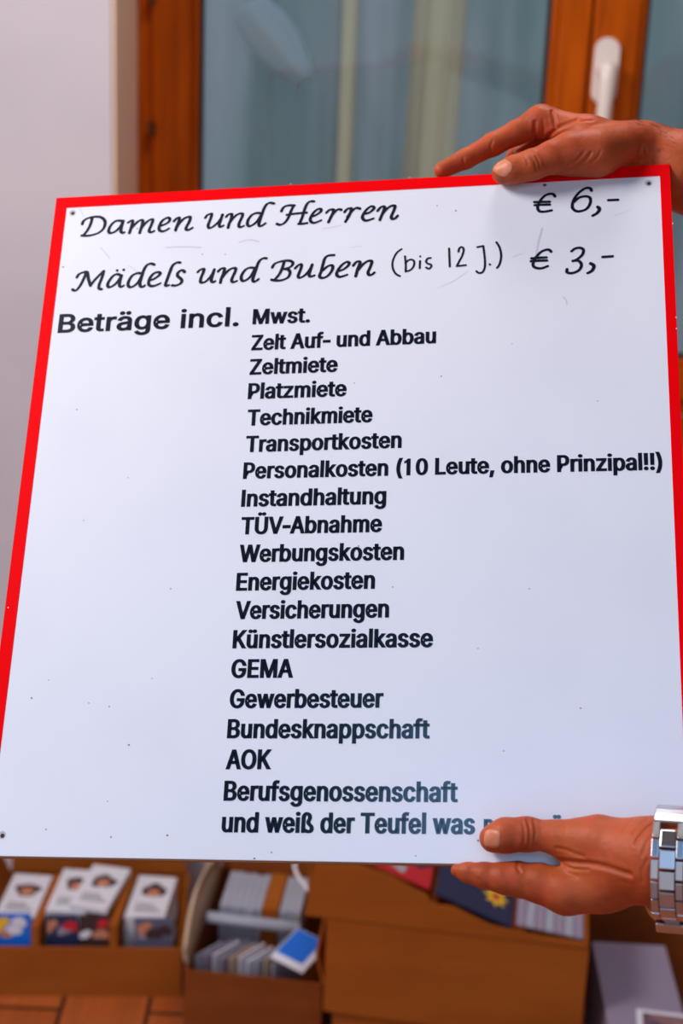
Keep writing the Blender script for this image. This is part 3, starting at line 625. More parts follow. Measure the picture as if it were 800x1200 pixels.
    'ü': '410|182,-5 146,-1 115,11 89,31 69,59 57,95 53,139 53,379 114,379 114,144 119,105 137,75 164,56 200,50 226,53 249,62 268,77 283,97 293,122 296,153 296,379 357,379 357,0 298,0 298,92 307,92 286,47 257,17 222,0|277,443 261,446 248,455 239,468 236,483 239,499 248,512 261,520 277,523 292,520 305,512 314,499 317,483 314,468 305,455 292,446|133,443 118,446 104,455 96,468 93,483 96,499 104,512 118,520 133,523 149,520 162,512 170,499 173,483 170,468 162,455 149,446',
    ' ': '187',
}

GLYPHS['l'] = '166|53,0 53,521 114,521 114,0'
GLYPHS['I'] = '185|60,0 60,509 125,509 125,0'
GLYPHS['1'] = '420|160,0 160,420 75,395 75,440 135,462 180,509 225,509 225,0'
GLYPHS['-'] = '270|28,168 28,238 242,238 242,168'
def contours(ch):
    adv, *cs = GLYPHS[ch].split('|')
    return float(adv), [np.array([[float(v) for v in p.split(',')] for p in c.split()]) for c in cs if c]
def area(c): x, y = c[:, 0], c[:, 1]; return 0.5 * np.sum(x * np.roll(y, -1) - np.roll(x, -1) * y)
def inside(p, c):
    x, y = c[:, 0], c[:, 1]; x2, y2 = np.roll(x, -1), np.roll(y, -1)
    k = ((y > p[1]) != (y2 > p[1])) & (p[0] < (x2 - x) * (p[1] - y) / (y2 - y + 1e-12) + x)
    return k.sum() % 2 == 1
def widen(mb, c, dx, dy, put):
    """band of width dx / dy along the outside of a contour, mitred at its corners"""
    d = np.roll(c, -1, 0) - c; d /= np.linalg.norm(d, axis=1)[:, None] + 1e-9
    nl = np.stack([-d[:, 1], d[:, 0]], 1); n0 = np.roll(nl, 1, 0); D = np.array((dx, dy)); N = len(c)
    tip = c + (n0 + nl) / np.maximum(1 + (n0 * nl).sum(1), 0.5)[:, None] * D
    turn = n0[:, 0] * nl[:, 1] - n0[:, 1] * nl[:, 0]
    for i in range(N):
        j = (i + 1) % N
        mb.add([put(q) for q in (c[i], c[j], c[j] + nl[i] * D, c[i] + nl[i] * D)], [(0, 1, 2, 3)])
        if turn[i] < -0.02: mb.add([put(q) for q in (c[i], c[i] + n0[i] * D, tip[i], c[i] + nl[i] * D)], [(0, 1, 2, 3)])
def text_mesh(mb, text, org, end, cap, stem_dx, stem_dy, z=0.00018, track=13.0, sy=1.0):
    """set text from baseline point org to end (board metres), capitals cap metres high"""
    k = cap / (509.0 + 2 * stem_dy)
    G = [contours(ch) for ch in text]
    nat = sum(g[0] + track for g in G)
    first_l = min(c[:, 0].min() for c in G[0][1]); last = max(c[:, 0].max() for c in G[-1][1])
    nat_ink = nat - track - G[-1][0] + last - first_l
    L = np.linalg.norm(end - org); sx = (L - 2 * stem_dx * k) / (nat_ink * k)
    ax = (end - org) / L; ay = np.array((-ax[1], ax[0])); ay = np.array((0.0, 1.0)) * 0.5 + ay * 0.5
    x = -first_l * sx + stem_dx
    for (adv, cs) in G:
        outs = [c for c in cs if area(c) < 0]; holes = [c for c in cs if area(c) > 0]
        for oc in outs:
            loops = [oc] + [h for h in holes if inside(h[0], oc)]
            loops = [l * np.array((sx, 1.0)) + np.array((x, stem_dy)) for l in loops]
            put = lambda q: (*(org + (q[0] * ax + q[1] * ay) * k), z)
            for l in loops: widen(mb, l, stem_dx, stem_dy, put)
            P = [[Vector((p[0], p[1], 0)) for p in l] for l in loops]
            tri = tessellate_polygon(P); flat = [v for l in P for v in l]
            mb.add([(*(org + (v.x * ax + v.y * ay) * k), z) for v in flat], tri)
        x += (adv + track) * sx
    return sx
LINES = [
    ('Mwst.', (295.5, 380.3), (363, 378), 17.4), ('Zelt Auf- und Abbau', (294, 410.8), (510.6, 402.3), 17.6),
    ('Zeltmiete', (292, 439.4), (395.2, 435.8), 17.9), ('Platzmiete', (290, 467.9), (405.6, 464.3), 18.2),
    ('Technikmiete', (289.3, 499), (436, 494.8), 18.4), ('Transportkosten', (287.4, 530.1), (470.3, 524.9), 18.7),
    ('Personalkosten (10 Leute, ohne Prinzipal!!)', (284.4, 561.3), (776, 550.6), 19.1),
    ('Instandhaltung', (282.2, 594), (452.2, 590.8), 19.5), ('T\u00dcV-Abnahme', (281.8, 626.4), (447.2, 623.5), 19.8),
    ('Werbungskosten', (279.8, 659), (473.1, 656.2), 20.1), ('Energiekosten', (276.2, 692.4), (439, 690), 20.5),
    ('Versicherungen', (275.4, 725.7), (455.5, 723.7), 20.8), ('K\u00fcnstlersozialkasse', (272.1, 759.9), (507, 758.5), 21.1),
    ('GEMA', (270.3, 794.7), (343, 794.2), 21.4), ('Gewerbesteuer', (268.5, 830), (448.8, 829.4), 21.7),
    ('Bundesknappschaft', (265.7, 865.2), (503.3, 865.5), 22.1), ('AOK', (264.2, 901.6), (317, 901.5), 22.6),
    ('Berufsgenossenschaft', (261.6, 938.4), (536.2, 940.1), 23.1), ('und wei\u00df der Teufel was', (259.1, 975.4), (556.4, 977.7), 23.6)]
for (s_, a_, b_, cp) in LINES:
    A, B = bd(*a_), bd(*b_); mid = ((a_[0] + b_[0]) / 2, (a_[1] + b_[1]) / 2)
    cap = np.linalg.norm(bd(mid[0], mid[1] - cp) - bd(*mid))
    mb = MB(); sx = text_mesh(mb, s_, A, B, cap * 1.03, 31, 15)
    tag(mb.build('lettering', M_vinyl, sign), 'dark lettering reading "%s"' % s_)
mb = MB(); text_mesh(mb, 'Betr\u00e4ge incl.', bd(67.3, 390.3), bd(279.3, 382.3), np.linalg.norm(bd(170, 386.5 - 22.0) - bd(170, 386.5)), 25, 15)
tag(mb.build('lettering', M_vinyl, sign), 'larger dark lettering reading "Betr\u00e4ge incl."')
mb = MB()                                       # letters half hidden by the lower thumb
text_mesh(mb, 'n', bd(566.5, 977.8), bd(578, 977.9), np.linalg.norm(bd(572, 954.2) - bd(572, 977.8)), 31, 15)
tag(mb.build('lettering', M_vinyl, sign), 'letter of the last line half hidden by the thumb tip'); mb = MB()
text_mesh(mb, '\u00fc', bd(646.5, 979), bd(658.5, 979.1), np.linalg.norm(bd(652, 955.4) - bd(652, 979)), 31, 15)
tag(mb.build('lettering', M_vinyl, sign), 'end of the last line, mostly hidden by the thumb')

def smooth_path(pts, n=7):
    P = np.array(pts, float); m = len(P)
    if m < 3: return np.array([P[0] + (P[-1] - P[0]) * t for t in np.linspace(0, 1, 6)])
    out = []
    for i in range(m - 1):
        p0, p1, p2, p3 = P[max(i - 1, 0)], P[i], P[i + 1], P[min(i + 2, m - 1)]
        for k in range(n):
            t = k / n
            out.append(0.5 * ((2 * p1) + (-p0 + p2) * t + (2 * p0 - 5 * p1 + 4 * p2 - p3) * t * t + (-p0 + 3 * p1 - 3 * p2 + p3) * t ** 3))
    out.append(P[-1]); return np.array(out)
def stroke(mb, pts, w_thick, w_thin, z):
    """pen stroke in board metres; broad on down strokes, thin on rising hairlines"""
    P = smooth_path(pts); d = np.gradient(P, axis=0); d /= np.linalg.norm(d, axis=1)[:, None] + 1e-12
    ang = np.arctan2(d[:, 1], d[:, 0]); nib = math.radians(25)
    wd = w_thin + (w_thick - w_thin) * np.abs(np.sin(ang - nib))
    wd = np.convolve(np.pad(wd, 2, 'edge'), np.ones(5) / 5, 'valid') / 2
    nl = np.stack([-d[:, 1], d[:, 0]], 1); n = len(P)
    vs = [(*(P[i] + nl[i] * wd[i]), z) for i in range(n)] + [(*(P[i] - nl[i] * wd[i]), z) for i in range(n)]
    mb.add(vs, [(i, i + 1, n + i + 1, n + i) for i in range(n - 1)])
    for i in (0, n - 1):
        mb.add([(*(P[i] + wd[i] * np.array((math.cos(a), math.sin(a)))), z + 0.000004) for a in np.linspace(0, 2 * PI, 15)[:-1]], [tuple(range(14))])
def writing(name, ox, oy, sc, strokes, thick, thin, label):
    mb = MB()
    for k, s_ in enumerate(strokes):
        w1, w2 = thick, thin
        if isinstance(s_, tuple): s_, w1, w2 = s_
        stroke(mb, [bd(ox + p[0] / sc, oy + p[1] / sc) for p in s_], w1 * 0.00067, w2 * 0.00067, 0.00016 + 0.000008 * k)
    return tag(mb.build(name, M_marker, sign), label)
dot = lambda x, y: [(x, y), (x + 1.5, y + 1)]
A_ = [ [(82,188),(88,172),(110,156),(150,146),(185,147),(208,160),(216,182),(207,213),(180,238),(145,251),(110,257),(78,256)], [(141,150),(134,178),(122,208),(105,235),(88,254)],
 [(320,172),(300,168),(275,172),(250,195),(237,222),(240,238),(255,240),(280,228),(305,202),(322,170)], [(322,170),(312,205),(308,230),(318,240),(330,236)],
 [(350,180),(365,170),(378,170),(372,195),(358,240)], [(362,222),(385,195),(410,172),(430,165),(437,172),(430,200),(418,240)], [(424,218),(445,190),(470,168),(490,160),(495,168),(486,195),(474,222),(476,234),(490,235),(503,228)],
 [(538,200),(560,192),(585,178),(595,162),(588,152),(570,155),(548,172),(534,198),(532,220),(545,230),(565,228),(590,214)],
 [(618,172),(635,155),(650,152),(648,170),(636,200),(628,225)], [(636,205),(655,178),(680,155),(705,146),(715,150),(708,175),(692,205),(690,220),(705,222),(728,210)]]
writing('handwriting', 80, 225, 5, A_, 4.0, 2.4, 'handwritten word "Damen"')
A2_ = [ [(25,572),(40,578),(55,568),(75,540),(92,505),(105,472)], [(50,500),(62,482),(85,472),(110,470),(118,510),(130,548)], [(130,548),(160,510),(205,465)], [(207,465),(198,500),(182,540),(180,565),(195,570)],
 [(312,492),(290,482),(265,490),(240,520),(230,545),(238,558),(258,552),(285,530),(312,490)], [(312,490),(302,525),(300,548),(310,556),(325,548)], (dot(286,460), 3.2, 3.2), (dot(324,456), 3.2, 3.2),
 [(430,478),(405,476),(375,490),(355,520),(350,545),(362,558),(385,550),(412,525),(435,480)], [(503,426),(485,420),(462,428),(445,452),(432,490),(420,530),(422,552),(435,556),(448,548)],
 [(478,518),(505,508),(532,488),(538,476),(525,470),(500,478),(478,505),(470,535),(480,550),(505,550),(540,535)],
 [(655,414),(635,414),(612,430),(598,460),(580,510),(570,540),(572,550),(590,546)], [(680,468),(672,460),(655,462),(640,478),(642,495),(658,508),(665,522),(655,538),(630,548),(608,548)]]
writing('handwriting', 80, 225, 5, A2_, 4.0, 2.4, 'handwritten word "M\u00e4dels"')
B1_ = [ [(70,235),(85,215),(110,205),(120,210),(112,240),(98,275),(92,300),(100,315),(125,308),(160,280),(190,245),(205,212)], [(203,212),(192,250),(180,285),(182,303),(195,305),(212,296)],
 [(232,228),(250,210),(270,206),(278,212),(270,245),(255,285),(248,312)], [(262,270),(285,240),(320,210),(350,202),(362,210),(352,240),(335,275),(332,300),(345,308),(372,298)],
 [(505,200),(470,198),(435,212),(408,245),(398,280),(410,300),(438,292),(475,262),(510,205)], [(605,124),(575,118),(550,130),(530,160),(515,200),(498,250),(488,285),(495,300),(515,295),(540,278)]]
writing('handwriting', 230, 220, 6.667, B1_, 4.0, 2.4, 'handwritten word "und" of the first line')
B2_ = [ [(10,660),(30,642),(52,635),(60,642),(50,672),(36,705),(32,732),(42,742),(70,735),(100,708),(125,675),(140,640)], [(140,640),(128,680),(118,715),(120,733),(132,738),(148,730)],
 [(170,655),(190,635),(215,630),(220,640),(210,672),(195,710),(188,742)], [(200,705),(225,672),(262,638),(298,628),(308,638),(298,668),(280,705),(276,728),(290,738),(318,728)],
 [(455,628),(420,625),(385,640),(358,675),(350,708),(362,728),(388,722),(425,692),(458,635)], [(548,552),(525,552),(500,565),(480,595),(465,640),(448,690),(440,720),(450,735),(468,728),(486,714)]]
writing('handwriting', 230, 220, 6.667, B2_, 4.0, 2.4, 'handwritten word "und" of the second line')
C1_ = [ [(68,200),(85,205),(108,195),(128,170),(145,130),(160,98)], [(92,130),(105,108),(130,98),(165,98)], [(122,150),(180,142),(232,138)], [(272,76),(252,76),(235,88),(222,115),(208,160),(195,192)], [(186,200),(210,199),(235,195)],
 [(258,160),(285,150),(310,130),(308,118),(290,120),(268,140),(252,170),(256,188),(275,194),(312,180)],
 [(340,138),(355,124),(375,120),(380,128),(370,152),(352,190)], [(362,165),(385,135),(405,120),(422,122)], [(440,135),(455,118),(475,114),(478,122),(465,155),(445,188)], [(456,162),(482,128),(505,112),(525,116)],
 [(545,145),(575,138),(600,118),(600,106),(582,105),(558,125),(540,155),(542,172),(560,182),(600,170)],
 [(622,128),(640,108),(658,105),(660,115),(648,145),(635,178)], [(645,150),(668,122),(695,102),(715,100),(718,108),(708,135),(698,158),(702,172),(718,170),(733,155)]]
writing('handwriting', 310, 220, 4.706, C1_, 4.0, 2.4, 'handwritten word "Herren"')
C2_ = [ [(42,440),(55,420),(85,408),(125,402),(150,408),(155,422),(140,438),(110,448)], [(105,448),(130,452),(140,470),(128,495),(95,510),(60,512),(38,508)], [(108,408),(98,440),(82,475),(55,508)],
 [(168,445),(185,428),(202,424),(200,445),(188,475),(185,492),(198,496),(225,480),(250,450),(262,425)], [(262,425),(252,455),(245,480),(252,490),(275,484)],
 [(383,372),(350,375),(332,390),(322,420),(312,460),(302,488),(318,498),(345,488),(368,462),(376,440),(368,428),(345,435),(318,458)],
 [(402,462),(435,450),(460,430),(465,415),(450,410),(422,430),(400,462),(398,482),(415,492),(455,480)],
 [(488,430),(505,410),(522,408),(525,418),(512,450),(502,488)], [(512,458),(540,425),(568,405),(588,405),(590,415),(580,442),(570,465),(574,480),(590,480),(605,468)]]
writing('handwriting', 310, 220, 4.706, C2_, 4.0, 2.4, 'handwritten word "Buben"')
D_ = [ [(102,110),(75,130),(55,165),(48,200),(55,235),(72,258),(92,268)], [(122,152),(126,200),(126,242)], [(124,194),(138,178),(158,171),(174,180),(175,202),(163,224),(144,237),(127,238)], 
 [(210,180),(209,200),(208,222)], (dot(210,152), 2.3, 2.3), [(272,162),(255,165),(245,182),(255,195),(272,200),(276,212),(262,225),(246,218)], [(380,106),(382,160),(384,212)],
 [(435,125),(440,105),(455,98),(465,112),(458,145),(440,180),(425,210)], [(425,210),(450,207),(478,204)], [(545,98),(562,95),(580,92)], [(580,92),(585,130),(590,180),(588,220),(575,245),(555,250),(540,240)], (dot(618,200), 2.6, 2.6),
 [(657,70),(675,100),(684,140),(682,175),(672,205),(660,220)]]
writing('handwriting', 450, 270, 5, D_, 2.5, 2.2, 'marker writing "(bis 12 J.)"')
E1_ = [ [(222,112),(212,100),(190,100),(165,112),(142,140),(132,168),(140,188),(165,192),(205,185)], [(115,142),(155,141),(195,140)], [(117,158),(155,156),(195,155)],
 [(412,82),(405,70),(380,70),(345,95),(320,130),(312,165),(325,185),(350,190),(385,178),(405,150),(405,122),(385,112),(350,118),(322,140)], ([(445,168),(452,174),(452,185),(440,200),(418,213)], 4.2, 3.0), [(500,132),(525,131),(550,130)]]
writing('handwriting', 600, 205, 4.444, E1_, 3.6, 2.9, 'handwritten price of 6 euros')
E2_ = [ [(202,400),(190,390),(170,392),(145,405),(120,435),(108,465),(118,482),(150,487),(185,475)], [(100,435),(140,432),(178,430)], [(97,450),(140,447),(180,446)],
 [(308,398),(325,385),(350,380),(370,390),(365,415),(340,438),(315,450)], [(315,448),(345,448),(360,470),(345,498),(310,512),(285,507),(285,492)], ([(408,462),(422,470),(424,482),(414,500),(392,512)], 4.2, 3.0), ([(470,428),(496,426),(522,424)], 3.2, 3.2)]
writing('handwriting', 600, 205, 4.444, E2_, 3.6, 2.9, 'handwritten price of 3 euros')

# nail holes, specks and scuffs
M_hole = mat('hole_dark', (0.03, 0.018, 0.012), 0.8)  # dark brown of the flat disc inside each hole
M_rim = mat('hole_rim', srgb(186, 180, 186), 0.6)
for (px, py) in ((85, 249.5), (759.5, 214.5), (2.5, 978.5), (800, 996)):
    p = bd(px, py); b = MB()
    b.add([(p[0] + 0.0027 * math.cos(a), p[1] + 0.0027 * math.sin(a), 0.00012) for a in np.linspace(0, 2 * PI, 17)[:-1]], [tuple(range(16))])
    ho = b.build('nail_hole', M_rim, sign); b = MB()
    b.add([(p[0] + 0.0015 * math.cos(a) + .0003, p[1] - .0005 + 0.0015 * math.sin(a), 0.0002) for a in np.linspace(0, 2 * PI, 13)[:-1]], [tuple(range(12))])
    b.build('hole_core', M_hole, ho)
b = MB(); spk = [(638, 217), (264, 298), (237, 298), (161, 268), (600, 403), (517, 441), (415, 449), (98, 610), (57, 797), (37, 818), (178, 795), (104, 824), (128, 828), (151, 873), (126, 939), (54, 972), (130, 981), (196, 979),
   (298, 1006), (560, 985), (460, 688), (318, 999), (512, 241), (534, 247), (74, 313), (487, 1003), (700, 470), (560, 760), (620, 690), (420, 640), (680, 830), (590, 880), (150, 560), (200, 690), (90, 480)]
for k, (px, py) in enumerate(spk):
    p = bd(px, py); r_ = 0.0012 if k < 1 else random.uniform(0.0003, 0.0006)
    b.add([(p[0] + 1.3 * r_ * math.cos(a), p[1] + r_ * math.sin(a), 0.00013 + k * 1e-7) for a in np.linspace(0, 2 * PI, 9)[:-1]], [tuple(range(8))])
b.build('dirt_speck', mat('dirt', srgb(96, 84, 84), 0.8), sign)['kind'] = 'stuff'
b = MB(); M_scuff = mat('scuff', srgb(206, 206, 219), 0.5)
for (pts, w1) in (([(118, 290), (123, 296), (129, 303)], 1.3), ([(93, 244), (96, 249), (98, 255)], .8), ([(150, 311), (155, 314), (160, 318)], 1.0), ([(635, 268), (631, 282), (628, 298)], 2.4), ([(512, 338), (530, 330), (548, 318)], .9),
                  ([(660, 348), (663, 352), (664, 357)], 1.6), ([(719, 253), (728, 250), (738, 246)], .7), ([(378, 268), (390, 266), (400, 264)], 1.0), ([(410, 290), (418, 289), (424, 288)], .8), ([(195, 290), (215, 289), (235, 290)], 2.2), ([(280, 284), (292, 281), (303, 283)], 2.2), ([(600, 302), (606, 299), (612, 297)], .9)):
    stroke(b, [bd(*p) for p in pts], w1 * .00067, w1 * .0003, 0.0001)
b.build('scuff_mark', M_scuff, sign)['kind'] = 'stuff'
b = MB()                                        # chipped paint on the red edges
for (px, py) in ((340.5, 215.6), (480, 208), (792, 372), (792.4, 385), (788, 262), (9.8, 712)):
    p = bd(px, py); b.box(p[0] - .0004, p[0] + .0004, p[1] - .0005, p[1] + .0003, 0.0001, 0.0004)
b.build('paint_chip', M_board, sign)['kind'] = 'stuff'

# ------------------------------------------------------------------ the person's arms and hands (one continuous skin from a distance field)
def P(px, py, h):
    """point on the sight line of a pixel, h millimetres in front of the sign's face"""
    r = ray(px, py); return CAM + r * ((STL - CAM).dot(bn) + h * 0.001) / r.dot(bn)
class Chain:
    def __init__(s, pts, k): s.seg = [(pts[i][0], pts[i + 1][0], pts[i][1], pts[i + 1][1]) for i in range(len(pts) - 1)]; s.k = k
def J(px, py, h, r): return (P(px, py, h), r * 0.001)
def W3(x, y, z, r): return (np.array((x, y, z)), r * 0.001)
def cone(p, a, b, ra, rb):
    ab = b - a; t = np.clip(((p - a) @ ab) / (ab @ ab), 0, 1)
    q = p - a - t[:, None] * ab
    return np.sqrt(np.einsum('ij,ij->i', q, q)) - (ra + (rb - ra) * t)
def smin(a, b, k):
    h = np.maximum(k - np.abs(a - b), 0) / k; return np.minimum(a, b) - h * h * k * 0.25
H1 = dict(kp=0.014, kt=0.012, kf=0.008,
  palm=[Chain([J(634,142,-14,11), J(690,157,-10,12.5), J(752,173,-18,16.5)], .008),
        Chain([J(641,144,-34,11), J(700,162,-34,12), J(757,174,-34,16.5)], .008),
        Chain([J(650,150,-55,10.5), J(705,165,-54,13), J(760,177,-46,14)], .008),
        Chain([J(662,160,-73,10), J(712,172,-68,13), J(762,182,-50,13)], .008),
        Chain([J(752,174,-18,17), J(800,200,-26,25.5), J(870,226,-40,32), J(1180,330,-70,42)], .02),
        Chain([J(757,178,-40,16.5), J(800,203,-52,24.5), J(870,226,-60,32)], .02)],
  thumb=[Chain([J(590,202.5,9.2,9.0), J(603,199,11,10.4), J(624,193,13,11.0), J(648,184,14,12.0), J(668,178,12,13.6), J(728,170,0,14)], .004),
         Chain([J(672,183,9,14.2), J(700,181,8,15), J(742,171,-4,12)], .01)],
  fingers=[Chain([J(518,199.5,-12,6.4), J(546,186,-14,7.6), J(578,169,-15,8.8), J(606,155,-15,9.4), J(634,142,-14,11.3)], .003),
           Chain([J(590,228,-14.5,7.8), J(596,206,-34,8.4), J(614,166,-42,9.0), J(641,144,-34,11.5)], .004),
           Chain([J(604,230,-14.5,7.6), J(606,208,-44,8.3), J(622,178,-58,9.0), J(650,150,-55,11)], .004),
           Chain([J(622,228,-14.0,6.8), J(626,208,-48,7.4), J(638,184,-70,8.2), J(662,160,-73,10)], .004)])
H2 = dict(kp=0.012, kt=0.012, kf=0.008,
  palm=[Chain([J(664,1045,6,13), J(700,1040,9,13), J(742,1018,18,14), J(772,1009,28,17)], .008),
        Chain([J(670,1043,-14,12), J(706,1041,-6,12), J(745,1026,10,12)], .008),
        Chain([J(678,1042,-34,11.5), J(712,1041,-20,11.5), J(748,1026,6,11)], .008),
        Chain([J(688,1040,-52,10.5), J(718,1040,-34,10), J(750,1025,6,11)], .008),
        Chain([J(772,1010,28,23), J(800,1012,30,24.5), J(880,1024,36,32), J(1230,1080,60,42)], .02)],
  thumb=[Chain([J(578,982.5,9.5,9.0), J(592,979,11,10.6), J(617,977.5,12,10.4), J(646,980,13,9.2), J(668,984,14,10.5)], .004),
         Chain([J(664,985,14,9.5), J(700,988,16,15), J(745,1000,22,18), J(772,1010,28,18)], .012),
         Chain([J(690,1003,12,11), J(728,1014,18,17)], .012)],
  fingers=[Chain([J(535.5,1020.0,1,4.2), J(548,1022.5,2,6.2), J(567,1026,3,8.0), J(590,1029,4,9.6), J(606,1030.5,4,10.8), J(632,1035,5,12.2), J(664,1045,6,13)], .003),
           Chain([J(556,1006,-15,7.2), J(578,1022,-17,8.0), J(612,1029,-17,9.4), J(670,1043,-14,12)], .004),
           Chain([J(572,1002,-16,7.4), J(592,1020,-30,8.2), J(622,1032,-36,9.4), J(678,1042,-34,11.5)], .004),
           Chain([J(600,1004,-15,6.8), J(615,1018,-40,7.4), J(640,1032,-52,8.2), J(688,1040,-52,10.5)], .004)])
HANDS = [H1, H2]
_eR, _eL = P(1180, 330, -70), P(1230, 1080, 60)
SHOULDERS = [Chain([(_eR, .042), W3(.80, 1.24, 1.37, 58), W3(.86, 1.10, 1.38, 95), W3(.84, .98, 1.33, 95), W3(.74, .86, 1.24, 58), (_eL, .042)], .03)]
WATCH = ((787, 1011.5, 28.5), (804, 1012.5, 30), (772, 1010, 28), 0.0272)

BIG = 1.0
def chain_d(p, ch, cull, centre, rad):
    d = None
    for (a, b, ra, rb) in ch.seg:
        if cull and cone(centre[None], a, b, ra, rb)[0] > rad + 0.03: continue
        e_ = cone(p, a, b, ra, rb); d = e_ if d is None else smin(d, e_, ch.k)
    return d
def comb(a, b, k):
    if a is None: return b
    if b is None: return a
    return smin(a, b, k) if k > 0 else np.minimum(a, b)
CREASES = []                                    # (points, width, depth)
def sdf(p, centre=None, rad=0.0, crease=True):
    cull = centre is not None
    if cull: centre = np.asarray(centre)
    tot = None
    for hand in HANDS:
        body = None
        for ch in hand['palm']: body = comb(body, chain_d(p, ch, cull, centre, rad), hand['kp'])
        th = None
        for ch in hand['thumb']: th = comb(th, chain_d(p, ch, cull, centre, rad), 0.010)
        fg = None
        for ch in hand['fingers']: fg = comb(fg, chain_d(p, ch, cull, centre, rad), 0.0012)
        d1 = comb(body, th, hand['kt']); d2 = comb(body, fg, hand['kf'])
        tot = comb(tot, comb(d1, d2, 0.0015), 0)
    for ch in SHOULDERS: tot = comb(tot, chain_d(p, ch, cull, centre, rad), 0.03)
    if tot is None: return np.full(len(p), BIG)
    if crease:
        for (pts, w, dep, c0, r0) in CREASES:
            if cull and np.linalg.norm(centre - c0) > rad + r0 + 0.006: continue
            dm = None
            for i in range(len(pts) - 1):
                e_ = cone(p, pts[i], pts[i + 1], 0, 0); dm = e_ if dm is None else np.minimum(dm, e_)
            tot = tot + dep * (np.exp(-(dm / w) ** 2) - 0.12 * np.exp(-((dm - 2.2 * w) / (1.3 * w)) ** 2))
    # the skin lies flat against the sign it grips
    q = p - STL; bx = np.stack([q @ bu - SW / 2, q @ bv + SH / 2, q @ bn + ST / 2], 1); hb = np.array((SW / 2, SH / 2, ST / 2)) + 0.0005
    e_ = np.abs(bx) - hb; bd_ = np.linalg.norm(np.maximum(e_, 0), axis=1) + np.minimum(e_.max(1), 0)
    return np.maximum(tot, -bd_)
def trace(px, py, crease=False, h0=70):
    """first skin point seen along a pixel's sight line"""
    r = nrm(ray(px, py)); t = 0.70
    for _ in range(160):
        d = sdf((CAM + r * t)[None], crease=crease)[0]
        if d < 2e-5: return CAM + r * t
        t += d * 0.8
        if t > 1.6: return None
    return CAM + r * t
def normal(p):
    e_ = 4e-4; return nrm([sdf((p + np.eye(3)[i] * e_)[None], crease=False)[0] - sdf((p - np.eye(3)[i] * e_)[None], crease=False)[0] for i in range(3)])
def crease(pix, w=1.0, dep=0.6):
    pts = [trace(*p) for p in smooth_path(pix, 3)]
    pts = [p for p in pts if p is not None]
    if len(pts) < 2: return
    pts = [p for i, p in enumerate(pts) if i == 0 or np.linalg.norm(p - pts[i - 1]) < 0.012]
    if len(pts) < 2: return
    c0 = np.mean(pts, 0); CREASES.append((pts, w * .001, dep * .001, c0, max(np.linalg.norm(p - c0) for p in pts)))
# right hand on the top edge
crease([(614, 177), (622, 183), (627, 191), (628, 199)], 0.78, 1.12); crease([(619, 175), (627, 182), (631, 190), (632, 197)], 0.78, 1.22); crease([(610, 180), (616, 186), (619, 194)], 0.70, 0.70)
crease([(577, 165), (575, 170), (575, 177)], 0.78, 0.92); crease([(543, 184), (543, 189), (544, 196)], 0.70, 0.81)
crease([(627, 143), (626, 157), (627, 167)], 1.13, 2.23); crease([(647, 130), (649, 139), (650, 148)], 1.13, 2.23); crease([(636, 140), (637, 150), (636, 160)], 0.87, 0.81)
crease([(607, 178), (622, 172), (634, 166), (645, 157), (656, 149), (676, 140)], 1.22, 2.03)
crease([(692, 179), (687, 186), (678, 193), (664, 199), (652, 203)], 0.87, 1.62); crease([(684, 178), (676, 187), (666, 193)], 0.78, 0.81)
crease([(704, 176), (700, 184), (692, 191)], 0.78, 0.61); crease([(752, 170), (749, 179), (751, 188)], 1.40, 1.82)
crease([(756, 172), (758, 182), (764, 190)], 0.87, 1.01); crease([(668, 144), (680, 142), (694, 141)], 0.87, 0.81)
# left hand on the bottom edge
crease([(617, 959), (620, 970), (620, 984), (616, 996)], 0.78, 1.42); crease([(611, 962), (614, 972), (614, 985), (611, 995)], 0.78, 1.22); crease([(625, 961), (627, 972), (626, 984)], 0.78, 0.70)
crease([(645, 1003), (655, 1007), (668, 1010), (688, 1012), (706, 1015), (722, 1020), (738, 1025)], 1.40, 3.04)
crease([(652, 994), (662, 996), (672, 1000), (684, 1004)], 1.05, 1.22); crease([(660, 1013), (672, 1018), (690, 1019)], 0.87, 1.01)
crease([(768, 962), (758, 970), (750, 979), (744, 989)], 1.05, 1.82); crease([(757, 960), (748, 967), (741, 976)], 0.87, 1.01); crease([(745, 957), (736, 965), (730, 974)], 0.87, 0.70)
crease([(766, 976), (757, 988), (752, 1002)], 0.87, 1.01); crease([(758, 1008), (752, 1020), (752, 1034)], 0.87, 0.81); crease([(764, 1012), (761, 1026), (762, 1040)], 0.87, 0.81)
crease([(607, 1009), (606, 1016), (609, 1022)], 0.87, 1.42); crease([(560, 1030), (563, 1034), (565, 1038)], 0.70, 0.81); crease([(540, 1017), (543, 1016), (545, 1017)], 0.52, 0.61)
crease([(650, 1026), (662, 1024), (676, 1027)], 1.0, 0.5)


